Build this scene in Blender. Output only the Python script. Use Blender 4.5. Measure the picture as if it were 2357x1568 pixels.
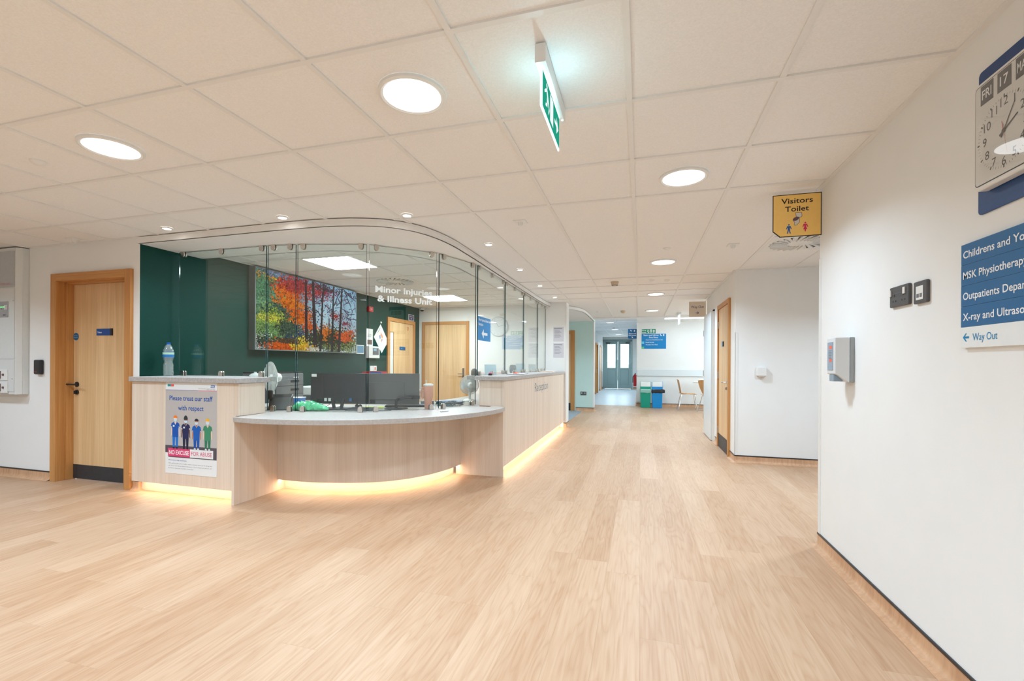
import bpy, math, random
import numpy as np
from mathutils import Matrix, Vector
random.seed(4)
S = bpy.context.scene
for o in list(bpy.data.objects): bpy.data.objects.remove(o)
COL = S.collection

# ------------------------------------------------------------ camera
cam_d = bpy.data.cameras.new('camera'); cam = bpy.data.objects.new('camera', cam_d); COL.objects.link(cam)
cam_d.sensor_fit = 'HORIZONTAL'; cam_d.sensor_width = 36.0
cam_d.lens = 36.0 * 1040.84 / 2357.0
cam_d.shift_y = (838.22 - 784.0) / 2357.0
cam_d.clip_start = 0.05; cam_d.clip_end = 200
cam.matrix_world = (Matrix.Translation((0, 0, 1.195)) @ Matrix.Rotation(0.27699, 4, 'Z')
                    @ Matrix.Rotation(math.pi / 2, 4, 'X') @ Matrix.Rotation(0.00516, 4, 'Z'))
S.camera = cam

# ------------------------------------------------------------ daylight, exposure
W = bpy.data.worlds.new('daylight'); S.world = W; W.use_nodes = True
bgn = W.node_tree.nodes['Background']
bgn.inputs[0].default_value = (0.80, 0.92, 1.0, 1); bgn.inputs[1].default_value = 8.0
S.view_settings.view_transform = 'Standard'; S.view_settings.look = 'None'
S.view_settings.gamma = 1.0; S.view_settings.use_curve_mapping = False
S.view_settings.exposure = -0.04
L_DOWN = 3.0       # glow of the round downlight diffusers
P_DOWN = 16.8      # watts of each downlight lamp
L_SPOT = 25.0      # glow of the small spots
P_SPOT = 5.0       # watts of each spot
L_PANEL = 46.0     # square office panels
L_FAR = 9.0       # cool panels of the waiting area
L_STRIP = 32.0     # warm strips below the counters
C_DOWN = (0.76, 0.97, 1.16)

# ------------------------------------------------------------ node helpers
def srgb(r, g, b):
    f = lambda c: (c / 255 / 12.92) if c / 255 <= 0.04045 else ((c / 255 + 0.055) / 1.055) ** 2.4
    return (f(r), f(g), f(b), 1)
def new_mat(name):
    m = bpy.data.materials.new(name); m.use_nodes = True
    nt = m.node_tree; nt.nodes.clear()
    out = nt.nodes.new('ShaderNodeOutputMaterial')
    return m, nt, out
def N(nt, t, **kw):
    n = nt.nodes.new(t)
    for k, v in kw.items(): setattr(n, k, v)
    return n
def LK(nt, a, b): nt.links.new(a, b)
def math_(nt, op, a, b=None, c=None):
    n = N(nt, 'ShaderNodeMath', operation=op)
    for i, v in enumerate((a, b, c)):
        if v is None: continue
        if isinstance(v, (int, float)): n.inputs[i].default_value = v
        else: LK(nt, v, n.inputs[i])
    return n.outputs[0]
def ramp(nt, fac, stops):
    r = N(nt, 'ShaderNodeValToRGB'); el = r.color_ramp.elements
    while len(el) < len(stops): el.new(0.5)
    for e, (p, c) in zip(el, stops): e.position = p; e.color = c
    LK(nt, fac, r.inputs[0]); return r.outputs[0]
def mixc(nt, fac, a, b, mode='MIX'):
    n = N(nt, 'ShaderNodeMix', data_type='RGBA', blend_type=mode)
    for s, v in ((n.inputs[0], fac), (n.inputs[6], a), (n.inputs[7], b)):
        if isinstance(v, (int, float)): s.default_value = v
        elif isinstance(v, tuple): s.default_value = v
        else: LK(nt, v, s)
    return n.outputs[2]
MATS = {}
def M(name, col=None, rough=0.5, metal=0.0, spec=0.5, noise=0.03, scale=30.0, bump=0.0, alpha=None):
    """painted / plastic / metal surface with a faint procedural mottling"""
    if name in MATS: return MATS[name]
    m, nt, out = new_mat(name)
    p = N(nt, 'ShaderNodeBsdfPrincipled'); LK(nt, p.outputs[0], out.inputs[0])
    tc = N(nt, 'ShaderNodeTexCoord'); nz = N(nt, 'ShaderNodeTexNoise')
    nz.inputs['Scale'].default_value = scale; nz.inputs['Detail'].default_value = 3
    LK(nt, tc.outputs['Object'], nz.inputs['Vector'])
    c0 = tuple(max(0, c * (1 - noise)) for c in col[:3]) + (1,)
    c1 = tuple(min(1, c * (1 + noise)) for c in col[:3]) + (1,)
    LK(nt, ramp(nt, nz.outputs[0], [(0.3, c0), (0.7, c1)]), p.inputs['Base Color'])
    p.inputs['Roughness'].default_value = rough; p.inputs['Metallic'].default_value = metal
    p.inputs['Specular IOR Level'].default_value = spec
    if bump:
        b = N(nt, 'ShaderNodeBump'); b.inputs['Strength'].default_value = bump; b.inputs['Distance'].default_value = 0.002
        LK(nt, nz.outputs[0], b.inputs['Height']); LK(nt, b.outputs[0], p.inputs['Normal'])
    if alpha is not None: p.inputs['Alpha'].default_value = alpha
    MATS[name] = m; return m
def EM(name, col, strength):
    if name in MATS: return MATS[name]
    m, nt, out = new_mat(name); e = N(nt, 'ShaderNodeEmission')
    e.inputs[0].default_value = col; e.inputs[1].default_value = strength
    LK(nt, e.outputs[0], out.inputs[0]); MATS[name] = m; return m
def glassy(name, tint, ior=1.5, gloss=1.0):
    m, nt, out = new_mat(name)
    t = N(nt, 'ShaderNodeBsdfTransparent'); t.inputs[0].default_value = tint
    g = N(nt, 'ShaderNodeBsdfGlossy'); g.inputs['Roughness'].default_value = 0.0
    g.inputs[0].default_value = (gloss, gloss, gloss, 1)
    fr = N(nt, 'ShaderNodeFresnel'); ge = N(nt, 'ShaderNodeNewGeometry')     # same reflectance on either face of a pane
    LK(nt, math_(nt, 'ADD', math_(nt, 'MULTIPLY', ge.outputs['Backfacing'], 1/ior-ior), ior), fr.inputs[0])
    mx = N(nt, 'ShaderNodeMixShader'); LK(nt, fr.outputs[0], mx.inputs[0])
    LK(nt, t.outputs[0], mx.inputs[1]); LK(nt, g.outputs[0], mx.inputs[2]); LK(nt, mx.outputs[0], out.inputs[0])
    MATS[name] = m; return m
def wood(name, dark, light, axis='Z', sx=60.0, sl=1.6, rough=0.5, band=0.35, figure=0.0, coord='Object'):
    """veneer with the grain along axis"""
    if name in MATS: return MATS[name]
    m, nt, out = new_mat(name)
    p = N(nt, 'ShaderNodeBsdfPrincipled'); LK(nt, p.outputs[0], out.inputs[0])
    tc = N(nt, 'ShaderNodeTexCoord'); mp = N(nt, 'ShaderNodeMapping')
    LK(nt, tc.outputs[coord], mp.inputs[0])
    sc = {'Z': (sx, sx, sl), 'X': (sl, sx, sx), 'Y': (sx, sl, sx)}[axis]
    mp.inputs['Scale'].default_value = sc
    n1 = N(nt, 'ShaderNodeTexNoise'); n1.inputs['Scale'].default_value = 1.0; n1.inputs['Detail'].default_value = 6
    n1.inputs['Roughness'].default_value = 0.6
    LK(nt, mp.outputs[0], n1.inputs['Vector'])
    mp2 = N(nt, 'ShaderNodeMapping'); LK(nt, tc.outputs[coord], mp2.inputs[0])
    mp2.inputs['Scale'].default_value = tuple(v * 0.14 for v in sc)
    n2 = N(nt, 'ShaderNodeTexNoise'); n2.inputs['Scale'].default_value = 1.0; n2.inputs['Detail'].default_value = 2
    LK(nt, mp2.outputs[0], n2.inputs['Vector'])
    f = math_(nt, 'ADD', math_(nt, 'MULTIPLY', n1.outputs[0], 1 - band), math_(nt, 'MULTIPLY', n2.outputs[0], band))
    if figure:
        rg = math_(nt, 'SINE', math_(nt, 'MULTIPLY', n2.outputs[0], 55.0))
        f = math_(nt, 'ADD', f, math_(nt, 'MULTIPLY', rg, figure))
    LK(nt, ramp(nt, f, [(0.32, dark), (0.68, light)]), p.inputs['Base Color'])
    p.inputs['Roughness'].default_value = rough
    MATS[name] = m; return m
def floor_mat():
    m, nt, out = new_mat('oak_plank_vinyl')
    p = N(nt, 'ShaderNodeBsdfPrincipled'); LK(nt, p.outputs[0], out.inputs[0])
    g = N(nt, 'ShaderNodeNewGeometry'); sp = N(nt, 'ShaderNodeSeparateXYZ'); LK(nt, g.outputs['Position'], sp.inputs[0])
    PW, PL = 0.184, 1.45
    rx = math_(nt, 'DIVIDE', sp.outputs[0], PW); row = math_(nt, 'FLOOR', rx); fx = math_(nt, 'FRACT', rx)
    wn = N(nt, 'ShaderNodeTexWhiteNoise', noise_dimensions='1D'); LK(nt, row, wn.inputs['W'])
    ry = math_(nt, 'ADD', math_(nt, 'DIVIDE', sp.outputs[1], PL), wn.outputs[0])
    idy = math_(nt, 'FLOOR', ry); fy = math_(nt, 'FRACT', ry)
    cb = N(nt, 'ShaderNodeCombineXYZ'); LK(nt, row, cb.inputs[0]); LK(nt, idy, cb.inputs[1])
    w2 = N(nt, 'ShaderNodeTexWhiteNoise', noise_dimensions='3D'); LK(nt, cb.outputs[0], w2.inputs[0])
    tone = w2.outputs[0]
    off = math_(nt, 'MULTIPLY', tone, 40.0)
    c1 = N(nt, 'ShaderNodeCombineXYZ')
    LK(nt, math_(nt, 'MULTIPLY', sp.outputs[0], 95.0), c1.inputs[0]); LK(nt, math_(nt, 'MULTIPLY', sp.outputs[1], 3.2), c1.inputs[1]); LK(nt, off, c1.inputs[2])
    fine = N(nt, 'ShaderNodeTexNoise'); fine.inputs['Scale'].default_value = 1; fine.inputs['Detail'].default_value = 5; LK(nt, c1.outputs[0], fine.inputs['Vector'])
    c2 = N(nt, 'ShaderNodeCombineXYZ')
    LK(nt, math_(nt, 'MULTIPLY', sp.outputs[0], 8.0), c2.inputs[0]); LK(nt, math_(nt, 'MULTIPLY', sp.outputs[1], 0.95), c2.inputs[1]); LK(nt, off, c2.inputs[2])
    low = N(nt, 'ShaderNodeTexNoise'); low.inputs['Scale'].default_value = 1; low.inputs['Detail'].default_value = 2.5; LK(nt, c2.outputs[0], low.inputs['Vector'])
    ring = math_(nt, 'ABSOLUTE', math_(nt, 'SINE', math_(nt, 'MULTIPLY', low.outputs[0], 36.0)))
    ring = math_(nt, 'POWER', ring, 0.6)
    f = math_(nt, 'ADD', math_(nt, 'MULTIPLY', fine.outputs[0], 0.5), math_(nt, 'MULTIPLY', ring, 0.155))
    f = math_(nt, 'ADD', f, math_(nt, 'MULTIPLY', low.outputs[0], 0.32))
    f = math_(nt, 'ADD', f, math_(nt, 'ADD', math_(nt, 'MULTIPLY', tone, 0.24), 0.03))
    col = ramp(nt, f, [(0.30, FL_D), (0.55, FL_M), (0.90, FL_L)])
    e1 = math_(nt, 'LESS_THAN', fx, 0.012); e2 = math_(nt, 'LESS_THAN', fy, 0.0016)
    seam = math_(nt, 'MULTIPLY', math_(nt, 'MAXIMUM', e1, e2), 0.30)
    col = mixc(nt, seam, col, (0.30, 0.19, 0.11, 1))
    LK(nt, col, p.inputs['Base Color'])
    p.inputs['Roughness'].default_value = 0.42; p.inputs['Specular IOR Level'].default_value = 0.35
    MATS['floor'] = m; return m
FL_D = (0.39, 0.210, 0.112, 1); FL_M = (0.475, 0.284, 0.166, 1); FL_L = (0.585, 0.392, 0.258, 1)

# materials
PLINTHM = M('pale_plinth', srgb(226,204,182), 0.5, noise=0.02)
WALL = M('wall_paint', (0.86, 0.86, 0.845), 0.75, noise=0.008, scale=6, spec=0.25)
WHITE = M('white_plastic', (0.82, 0.82, 0.80), 0.4, noise=0.01)
CEIL = M('ceiling_tile', (0.87, 0.86, 0.845), 0.9, noise=0.035, scale=160, bump=0.25, spec=0.1)
TBAR = M('ceiling_bar_enamel', (0.82, 0.81, 0.79), 0.5, noise=0.01, spec=0.3)
BULK = M('bulkhead_paint', (0.86, 0.85, 0.835), 0.6, noise=0.008, scale=5, spec=0.3)
GREEN = M('green_wall_paint', srgb(6, 60, 52), 0.6, noise=0.05, scale=60, spec=0.2)
SAGE = M('sage_wall_paint', srgb(203, 230, 224), 0.7, noise=0.01, scale=6, spec=0.25)
VEN = wood('pale_ash_laminate', srgb(216, 197, 177), srgb(236, 220, 203), 'Z', 90, 1.3, 0.45, 0.5)
OAKD = wood('oak_door_veneer', srgb(212, 172, 122), srgb(236, 202, 156), 'Z', 46, 1.5, 0.42, 0.55, 0.05)
OAKF = wood('oak_frame', srgb(178, 118, 60), srgb(214, 158, 96), 'Z', 70, 1.6, 0.45, 0.4)
OAKR = wood('oak_rail', srgb(178, 118, 60), srgb(214, 158, 96), 'X', 70, 1.6, 0.45, 0.4)
PLY = wood('beech_ply', srgb(206, 150, 92), srgb(232, 184, 126), 'Z', 50, 3, 0.4, 0.3)
STONE = M('grey_laminate_top', (0.46, 0.43, 0.41), 0.45, noise=0.16, scale=55, spec=0.4)
BLACK = M('black_plastic', (0.018, 0.02, 0.024), 0.35, noise=0.1)
BLACKG = M('black_gloss_plastic', (0.006, 0.012, 0.016), 0.06, noise=0.1)
GREY = M('dark_grey_plastic', (0.085, 0.085, 0.088), 0.5, noise=0.08)
MGREY = M('mid_grey_plastic', (0.16, 0.165, 0.175), 0.45, noise=0.05)
SLATE = M('slate_plastic', (0.075, 0.088, 0.10), 0.35, noise=0.05)
CAPB = M('black_skirting_cap', (0.012, 0.014, 0.018), 0.3, noise=0.1)
KICK = M('kick_plate', (0.025, 0.03, 0.038), 0.45, noise=0.15, scale=20)
CHROME = M('brushed_steel', (0.62, 0.57, 0.52), 0.28, 1.0, noise=0.05)
STEEL = M('polished_steel', (0.75, 0.75, 0.75), 0.15, 1.0, noise=0.03)
SKIRT = wood('coved_vinyl_skirting', srgb(184, 138, 102), srgb(216, 174, 138), 'Z', 40, 4, 0.45, 0.4, 0, 'Object')
BLUE = M('sign_blue', srgb(0, 96, 152), 0.35, noise=0.02)
BLUE2 = M('sign_bright_blue', srgb(0, 132, 200), 0.4, noise=0.02)
NAVY = M('navy_board', srgb(0, 60, 120), 0.4, noise=0.06, scale=90)
SIGNW = M('sign_white', srgb(235, 238, 238), 0.45, noise=0.01)
INKW = M('white_ink', srgb(240, 242, 244), 0.5, noise=0.01)
INKK = M('black_ink', srgb(24, 16, 22), 0.5, noise=0.02)
INKG = M('grey_ink', srgb(120, 124, 132), 0.5, noise=0.02)
INKB = M('blue_ink', srgb(20, 90, 170), 0.5, noise=0.02)
YELL = M('sign_yellow', srgb(252, 208, 118), 0.4, noise=0.02)
RED = M('red_plastic', srgb(196, 28, 36), 0.4, noise=0.04)
PAPER = M('paper', srgb(232, 232, 230), 0.7, noise=0.01)
PINK = M('pink_steel', srgb(226, 158, 136), 0.4, noise=0.02)
GRN_S = M('safety_green', srgb(20, 150, 115), 0.5, noise=0.02)
SEAL = M('white_sealant', (0.82, 0.82, 0.82), 0.4, noise=0.01)
PANE = glassy('screen_glass', (0.945, 0.975, 0.962, 1), 1.5)
PEDGE = M('glass_edge_green', (0.012, 0.055, 0.055), 0.08, noise=0.1)
def vinyl():
    m, nt, out = new_mat('white_vinyl'); d = N(nt,'ShaderNodeBsdfDiffuse'); tr = N(nt,'ShaderNodeBsdfTranslucent')
    nz = N(nt,'ShaderNodeTexNoise'); nz.inputs['Scale'].default_value = 40
    c = ramp(nt, nz.outputs[0], [(0.3,(0.86,0.86,0.86,1)),(0.7,(0.92,0.92,0.92,1))]); LK(nt,c,d.inputs[0]); LK(nt,c,tr.inputs[0])
    mx = N(nt,'ShaderNodeMixShader'); mx.inputs[0].default_value = 0.5; LK(nt,d.outputs[0],mx.inputs[1]); LK(nt,tr.outputs[0],mx.inputs[2]); LK(nt,mx.outputs[0],out.inputs[0]); return m
VINYL = vinyl()
def bottle_mat():
    m, nt, out = new_mat('bottle_plastic'); t = N(nt,'ShaderNodeBsdfTransparent'); t.inputs[0].default_value = (0.86,0.94,0.93,1)
    g = N(nt,'ShaderNodeBsdfGlossy'); g.inputs['Roughness'].default_value = 0.05; d = N(nt,'ShaderNodeBsdfDiffuse'); d.inputs[0].default_value = (0.7,0.8,0.8,1)
    lw = N(nt,'ShaderNodeLayerWeight'); lw.inputs[0].default_value = 0.45
    a = N(nt,'ShaderNodeMixShader'); a.inputs[0].default_value = 0.22; LK(nt,t.outputs[0],a.inputs[1]); LK(nt,d.outputs[0],a.inputs[2])
    b = N(nt,'ShaderNodeMixShader'); LK(nt,math_(nt,'ADD',math_(nt,'MULTIPLY',lw.outputs['Facing'],0.5),0.08),b.inputs[0]); LK(nt,a.outputs[0],b.inputs[1]); LK(nt,g.outputs[0],b.inputs[2]); LK(nt,b.outputs[0],out.inputs[0]); return m
CLEAR = bottle_mat()
CARPET = M('grey_blue_carpet', srgb(150, 158, 162), 0.9, noise=0.12, scale=70, spec=0.1)
CORRF = M('pale_blue_vinyl', srgb(196, 205, 210), 0.35, noise=0.06, scale=14)
DOORG = M('grey_green_metal', srgb(150, 172, 172), 0.45, noise=0.01)
LAMP = EM('downlight_glow', (0.96, 0.985, 1.0, 1), L_DOWN)
SPOT = EM('spot_glow', (1.0, 0.96, 0.90, 1), L_SPOT)
PANEL = EM('panel_glow', (0.84, 0.96, 1.0, 1), L_PANEL)
FARP = EM('far_panel_glow', (0.72, 0.88, 1.0, 1), L_FAR)
STRIP = EM('warm_strip_glow', (1.0, 0.76, 0.52, 1), L_STRIP)
floor_mat()

# ------------------------------------------------------------ mesh helpers
class MB:
    def __init__(s): s.v = []; s.f = []; s.mi = []; s.m = 0
    def add(s, vs, fs):
        b = len(s.v); s.v += [tuple(v) for v in vs]
        for f in fs: s.f.append(tuple(b + i for i in f)); s.mi.append(s.m)
        return s
    def box(s, x0, x1, y0, y1, z0, z1):
        return s.add([(x0,y0,z0),(x1,y0,z0),(x1,y1,z0),(x0,y1,z0),(x0,y0,z1),(x1,y0,z1),(x1,y1,z1),(x0,y1,z1)],
                     [(0,3,2,1),(4,5,6,7),(0,1,5,4),(1,2,6,5),(2,3,7,6),(3,0,4,7)])
    def hexa(s, bot, top):
        return s.add(list(bot) + list(top), [(0,3,2,1),(4,5,6,7),(0,1,5,4),(1,2,6,5),(2,3,7,6),(3,0,4,7)])
    def prism(s, poly, z0, z1):                      # poly in XY, counter-clockwise
        n = len(poly)
        return s.add([(x,y,z0) for x,y in poly] + [(x,y,z1) for x,y in poly],
                     [tuple(range(n))[::-1], tuple(range(n, 2*n))] + [(i,(i+1)%n,n+(i+1)%n,n+i) for i in range(n)])
    def slab(s, poly, y0, y1):                       # poly in XZ seen from -Y, counter-clockwise; y0 front
        n = len(poly)
        return s.add([(x,y0,z) for x,z in poly] + [(x,y1,z) for x,z in poly],
                     [tuple(range(n)), tuple(range(n, 2*n))[::-1]] + [((i+1)%n,i,n+i,n+(i+1)%n) for i in range(n)])
    def lathe(s, prof, n=24, c=(0,0,0), axis='Z'):
        vs = []; fs = []
        for r, h in prof:
            for k in range(n):
                a = 2*math.pi*k/n; p = (r*math.cos(a), r*math.sin(a), h)
                if axis == 'Y': p = (p[0], h, p[1])
                if axis == 'X': p = (h, p[0], p[1])
                vs.append((p[0]+c[0], p[1]+c[1], p[2]+c[2]))
        for j in range(len(prof)-1):
            for k in range(n): fs.append((j*n+k, j*n+(k+1)%n, (j+1)*n+(k+1)%n, (j+1)*n+k))
        fs.append(tuple(range(n))[::-1]); fs.append(tuple((len(prof)-1)*n+k for k in range(n)))
        if axis == 'Y': fs = [f[::-1] for f in fs]
        return s.add(vs, fs)
    def tube(s, pts, r, n=8, closed=False):
        pts = [Vector(p) for p in pts]; m = len(pts); vs = []; fs = []
        up = Vector((0,0,1)); prev = None
        for i, p in enumerate(pts):
            if closed: t = pts[(i+1)%m] - pts[i-1]
            else: t = pts[min(i+1,m-1)] - pts[max(i-1,0)]
            t.normalize()
            if prev is None:
                a = t.cross(up); a = a if a.length > 1e-3 else t.cross(Vector((1,0,0)))
            else: a = prev - t*prev.dot(t)
            a.normalize(); b = t.cross(a); prev = a
            for k in range(n):
                q = 2*math.pi*k/n; vs.append(p + a*(r*math.cos(q)) + b*(r*math.sin(q)))
        for i in range(m if closed else m-1):
            for k in range(n):
                j = (i+1) % m; fs.append((i*n+k, i*n+(k+1)%n, j*n+(k+1)%n, j*n+k))
        if not closed: fs += [tuple(range(n))[::-1], tuple((m-1)*n+k for k in range(n))]
        return s.add(vs, fs)
    def strip(s, pts, z0, z1, th):                   # vertical curved sheet; th offsets to the left of travel
        n = len(pts); off = offset(pts, th)
        vs = [(x,y,z) for z in (z0, z1) for x,y in pts] + [(x,y,z) for z in (z0, z1) for x,y in off]
        fs = []
        for i in range(n-1):
            fs += [(i,i+1,n+i+1,n+i), (2*n+i+1,2*n+i,3*n+i,3*n+i+1), (n+i,n+i+1,3*n+i+1,3*n+i), (i+1,i,2*n+i,2*n+i+1)]
        fs += [(0,n,3*n,2*n), (n-1,3*n-1,4*n-1,2*n-1)]
        return s.add(vs, fs)
def offset(pts, d):
    out = []
    for i in range(len(pts)):
        a = Vector(pts[max(i-1,0)]); b = Vector(pts[min(i+1,len(pts)-1)])
        t = (b-a).normalized(); out.append((pts[i][0]-t.y*d, pts[i][1]+t.x*d))
    return out
def spline(P, k=8):
    P = [Vector(p) for p in P]; out = []
    for i in range(len(P)-1):
        p0 = P[max(i-1,0)]; p1 = P[i]; p2 = P[i+1]; p3 = P[min(i+2,len(P)-1)]
        for j in range(k):
            t = j/k
            out.append(tuple(0.5*((2*p1) + (p2-p0)*t + (2*p0-5*p1+4*p2-p3)*t*t + (3*p1-p0-3*p2+p3)*t**3)))
    out.append(tuple(P[-1])); return out
def obj(name, mb, mats, parent=None, bev=0.0, smooth=False, label=None, seg=2):
    me = bpy.data.meshes.new(name); me.from_pydata(mb.v, [], mb.f)
    if not isinstance(mats, (list, tuple)): mats = [mats]
    for m in mats: me.materials.append(m)
    me.polygons.foreach_set('material_index', mb.mi)
    if smooth: me.polygons.foreach_set('use_smooth', [True]*len(me.polygons))
    me.update(); o = bpy.data.objects.new(name, me); COL.objects.link(o)
    if parent: o.parent = parent
    if bev:
        b = o.modifiers.new('bevel', 'BEVEL'); b.width = bev; b.segments = seg; b.limit_method = 'ANGLE'; b.angle_limit = 0.7
    if smooth:
        try: me.set_sharp_from_angle(angle=0.7)
        except Exception: pass
    if label: o['label'] = label
    return o
def tag(o, label, cat, group=None):
    o['label'] = label; o['category'] = cat
    if group: o['group'] = group
    return o
def thing(name, label, cat, loc=(0,0,0), rz=0.0, group=None):
    o = bpy.data.objects.new(name, None); COL.objects.link(o); o.empty_display_size = 0.1
    o.location = loc; o.rotation_euler = (0,0,math.radians(rz)); tag(o, label, cat, group); return o
def struct(name, mb, mats, parent=None, **kw):
    o = obj(name, mb, mats, parent, **kw)
    if not parent: o['kind'] = 'structure'
    return o
def dup(root, loc, label, rz=None, group=None):
    r = root.copy(); COL.objects.link(r); r.location = loc; r['label'] = label
    if rz is not None: r.rotation_euler = (0,0,math.radians(rz))
    if group: r['group'] = group
    for ch in list(root.children):
        c = ch.copy(); COL.objects.link(c); c.parent = r
        for g in list(ch.children):
            d = g.copy(); COL.objects.link(d); d.parent = c
    return r
def text(name, body, x, z, cap, mat, parent, width=None, align='LEFT', y=-0.001, bold=0.0, rot=0.0, label=None, th=0.0004):
    """lettering lying in the local XZ plane, facing -Y; x,z = baseline start (or centre); multi lines share one mesh"""
    cu = bpy.data.curves.new('t', 'FONT'); cu.body = body; cu.size = 1.0; cu.resolution_u = 3
    cu.offset = bold; cu.align_x = 'LEFT'
    to = bpy.data.objects.new('t', cu); COL.objects.link(to)
    dg = bpy.context.evaluated_depsgraph_get(); dg.update()
    me = bpy.data.meshes.new_from_object(to.evaluated_get(dg))
    bpy.data.objects.remove(to); bpy.data.curves.remove(cu)
    s = cap / 0.72
    xs = [v.co.x for v in me.vertices]; w = (max(xs) - min(xs)) * s if xs else 1; x0 = min(xs)
    kx = s * (width / w if width else 1.0); w = width or w
    sh = {'LEFT': 0, 'CENTER': -w/2, 'RIGHT': -w}[align]
    cr, sr = math.cos(rot), math.sin(rot)
    for v in me.vertices:
        a = (v.co.x - x0)*kx + sh; b = v.co.y*s
        v.co = (x + a*cr - b*sr, y, z + a*sr + b*cr)
    me.materials.clear(); me.materials.append(mat); me.name = name
    o = bpy.data.objects.new(name, me); COL.objects.link(o); o.parent = parent
    if label: o['label'] = label
    return o
def circ(cx, cz, r, n=20, a0=0, a1=360, rz=None):
    rz = rz or r
    return [(cx + r*math.cos(math.radians(a0+(a1-a0)*k/(n if a1-a0 >= 360 else n-1))), cz + rz*math.sin(math.radians(a0+(a1-a0)*k/(n if a1-a0 >= 360 else n-1)))) for k in range(n)]
def rrect(x0, x1, z0, z1, r, n=5):
    p = []
    for cx, cz, a in ((x1-r,z1-r,0),(x0+r,z1-r,90),(x0+r,z0+r,180),(x1-r,z0+r,270)):
        p += circ(cx, cz, r, n, a, a+90)
    return p
def rect(x0, x1, z0, z1): return [(x0,z0),(x1,z0),(x1,z1),(x0,z1)]
class Flat(MB):
    """printed shapes: thin flat polygons at rising distance in front of the board"""
    def __init__(s, y=-0.0006): super().__init__(); s.y = y
    def p(s, poly, m, dy=0.0):
        s.m = m; n = len(poly)
        return s.add([(x, s.y - dy, z) for x, z in poly], [tuple(range(n))])

# ------------------------------------------------------------ the shell
CZ = 2.3584; SZ = 2.299
mb = MB(); mb.box(-9,4.1,-4.1,13.6,-0.05,0); fl = struct('floor', mb, MATS['floor'])
mb = MB(); mb.box(-1.9,0.05,13.6,22.9,-0.05,0.0); struct('floor', mb, CORRF)
mb = MB(); mb.prism([(-4.5,8.8),(-1.75,8.8),(-1.45,8.82),(-1.43,11.65),(-4.5,11.65)],0.0005,0.004); struct('floor', mb, CARPET)
mb = MB(); mb.box(-14,12,23.0,60,-0.06,-0.01); g = struct('ground', mb, M('pale_paving', (0.55,0.55,0.53), 0.9, noise=0.1))

def walls():
    mb = MB(); mb.box(1.138,1.26,-4,3.434,0,2.6); mb.box(1.26,4,3.31,3.434,0,2.6); struct('wall_right', mb, WALL)
    mb = MB(); mb.box(1.12,4,6.1,8.6,0,2.6); struct('wall_recess', mb, WALL)
    mb = MB(); mb.box(3.9,4,3.434,6.1,0,2.6); struct('wall_recess_end', mb, WALL)
    mb = MB(); mb.box(-9,4,-4.1,-4,0,2.6); struct('wall_behind', mb, WALL)
    mb = MB(); mb.box(-9,-8.9,-4,3.11,0,2.6); struct('wall_far_left', mb, WALL)
    mb = MB(); mb.box(-9,-5.64,3.11,3.27,0,2.6); mb.box(-4.61,-4.6,3.11,3.27,0,2.6); mb.box(-5.64,-4.61,3.11,3.27,2.045,2.6)
    struct('wall_left', mb, WALL)
    mb = MB(); mb.box(-4.6,-4.5,3.11,8.65,0,2.6)
    mb.mi = [1 if i == 2 else 0 for i in range(6)]; struct('wall_office_side', mb, [GREEN, WALL])
    mb = MB(); mb.box(-4.6,-1.75,8.65,8.8,0,2.6); mb.box(-1.75,-1.352,8.5,8.8,0,2.6); struct('wall_office_back', mb, WALL)
    mb = MB(); mb.box(-4.5,-1.14,11.65,11.85,0,2.6); struct('wall_sage', mb, SAGE)
    mb = MB(); mb.box(-4.6,-4.5,8.8,11.65,0,2.6); struct('wall_side_corridor', mb, WALL)
    mb = MB(); mb.box(-1.90,-1.80,11.85,22.8,0,2.6); struct('wall_corridor_left', mb, WALL)
    mb = MB(); mb.box(-0.11,0.0,13.6,22.8,0,2.6); struct('wall_corridor_right', mb, WALL)
    mb = MB(); mb.box(0.0,4,13.6,13.75,0,2.6); struct('wall_far', mb, WALL)
    mb = MB(); mb.box(-1.90,-1.775,22.8,22.95,0,2.6); mb.box(-0.38,0.0,22.8,22.95,0,2.6); mb.box(-1.775,-0.38,22.8,22.95,2.43,2.6)
    struct('wall_end', mb, WALL)
    # waiting-area side with a window to daylight
    mb = MB(); mb.box(3.9,4,8.6,9.4,0,2.6); mb.box(3.9,4,12.9,13.6,0,2.6); mb.box(3.9,4,9.4,12.9,0,0.9); mb.box(3.9,4,9.4,12.9,2.2,2.6)
    struct('wall_window_side', mb, WALL)
    mb = MB()
    for y in (9.4, 11.12, 12.84): mb.box(3.92,3.98,y,y+0.06,0.9,2.2)
    mb.box(3.92,3.98,9.4,12.9,0.9,0.96); mb.box(3.92,3.98,9.4,12.9,2.14,2.2); w = struct('window_1', mb, WHITE)
    mb = MB(); mb.box(3.945,3.955,9.4,12.9,0.96,2.14); struct('window_pane', mb, PANE, w)
    # corner guards
    mb = MB(); mb.box(1.1375,1.165,3.434,3.437,0.09,1.9); mb.box(1.134,1.138,3.40,3.437,0.09,1.9); struct('trim_1', mb, WHITE)
    mb = MB(); mb.box(1.117,1.12,6.097,6.13,0.09,1.6); mb.box(1.117,1.15,6.097,6.1,0.09,1.6); struct('trim_2', mb, WHITE)
    mb = MB(); mb.box(-1.38,-1.349,8.497,8.5,0,2.29); mb.box(-1.352,-1.349,8.5,8.8,0,2.29); struct('trim_3', mb, WHITE)
    mb = MB(); mb.box(-1.17,-1.137,11.647,11.65,0,2.29); mb.box(-1.14,-1.137,11.65,11.85,0,2.29); struct('trim_4', mb, WHITE)
walls()

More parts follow.
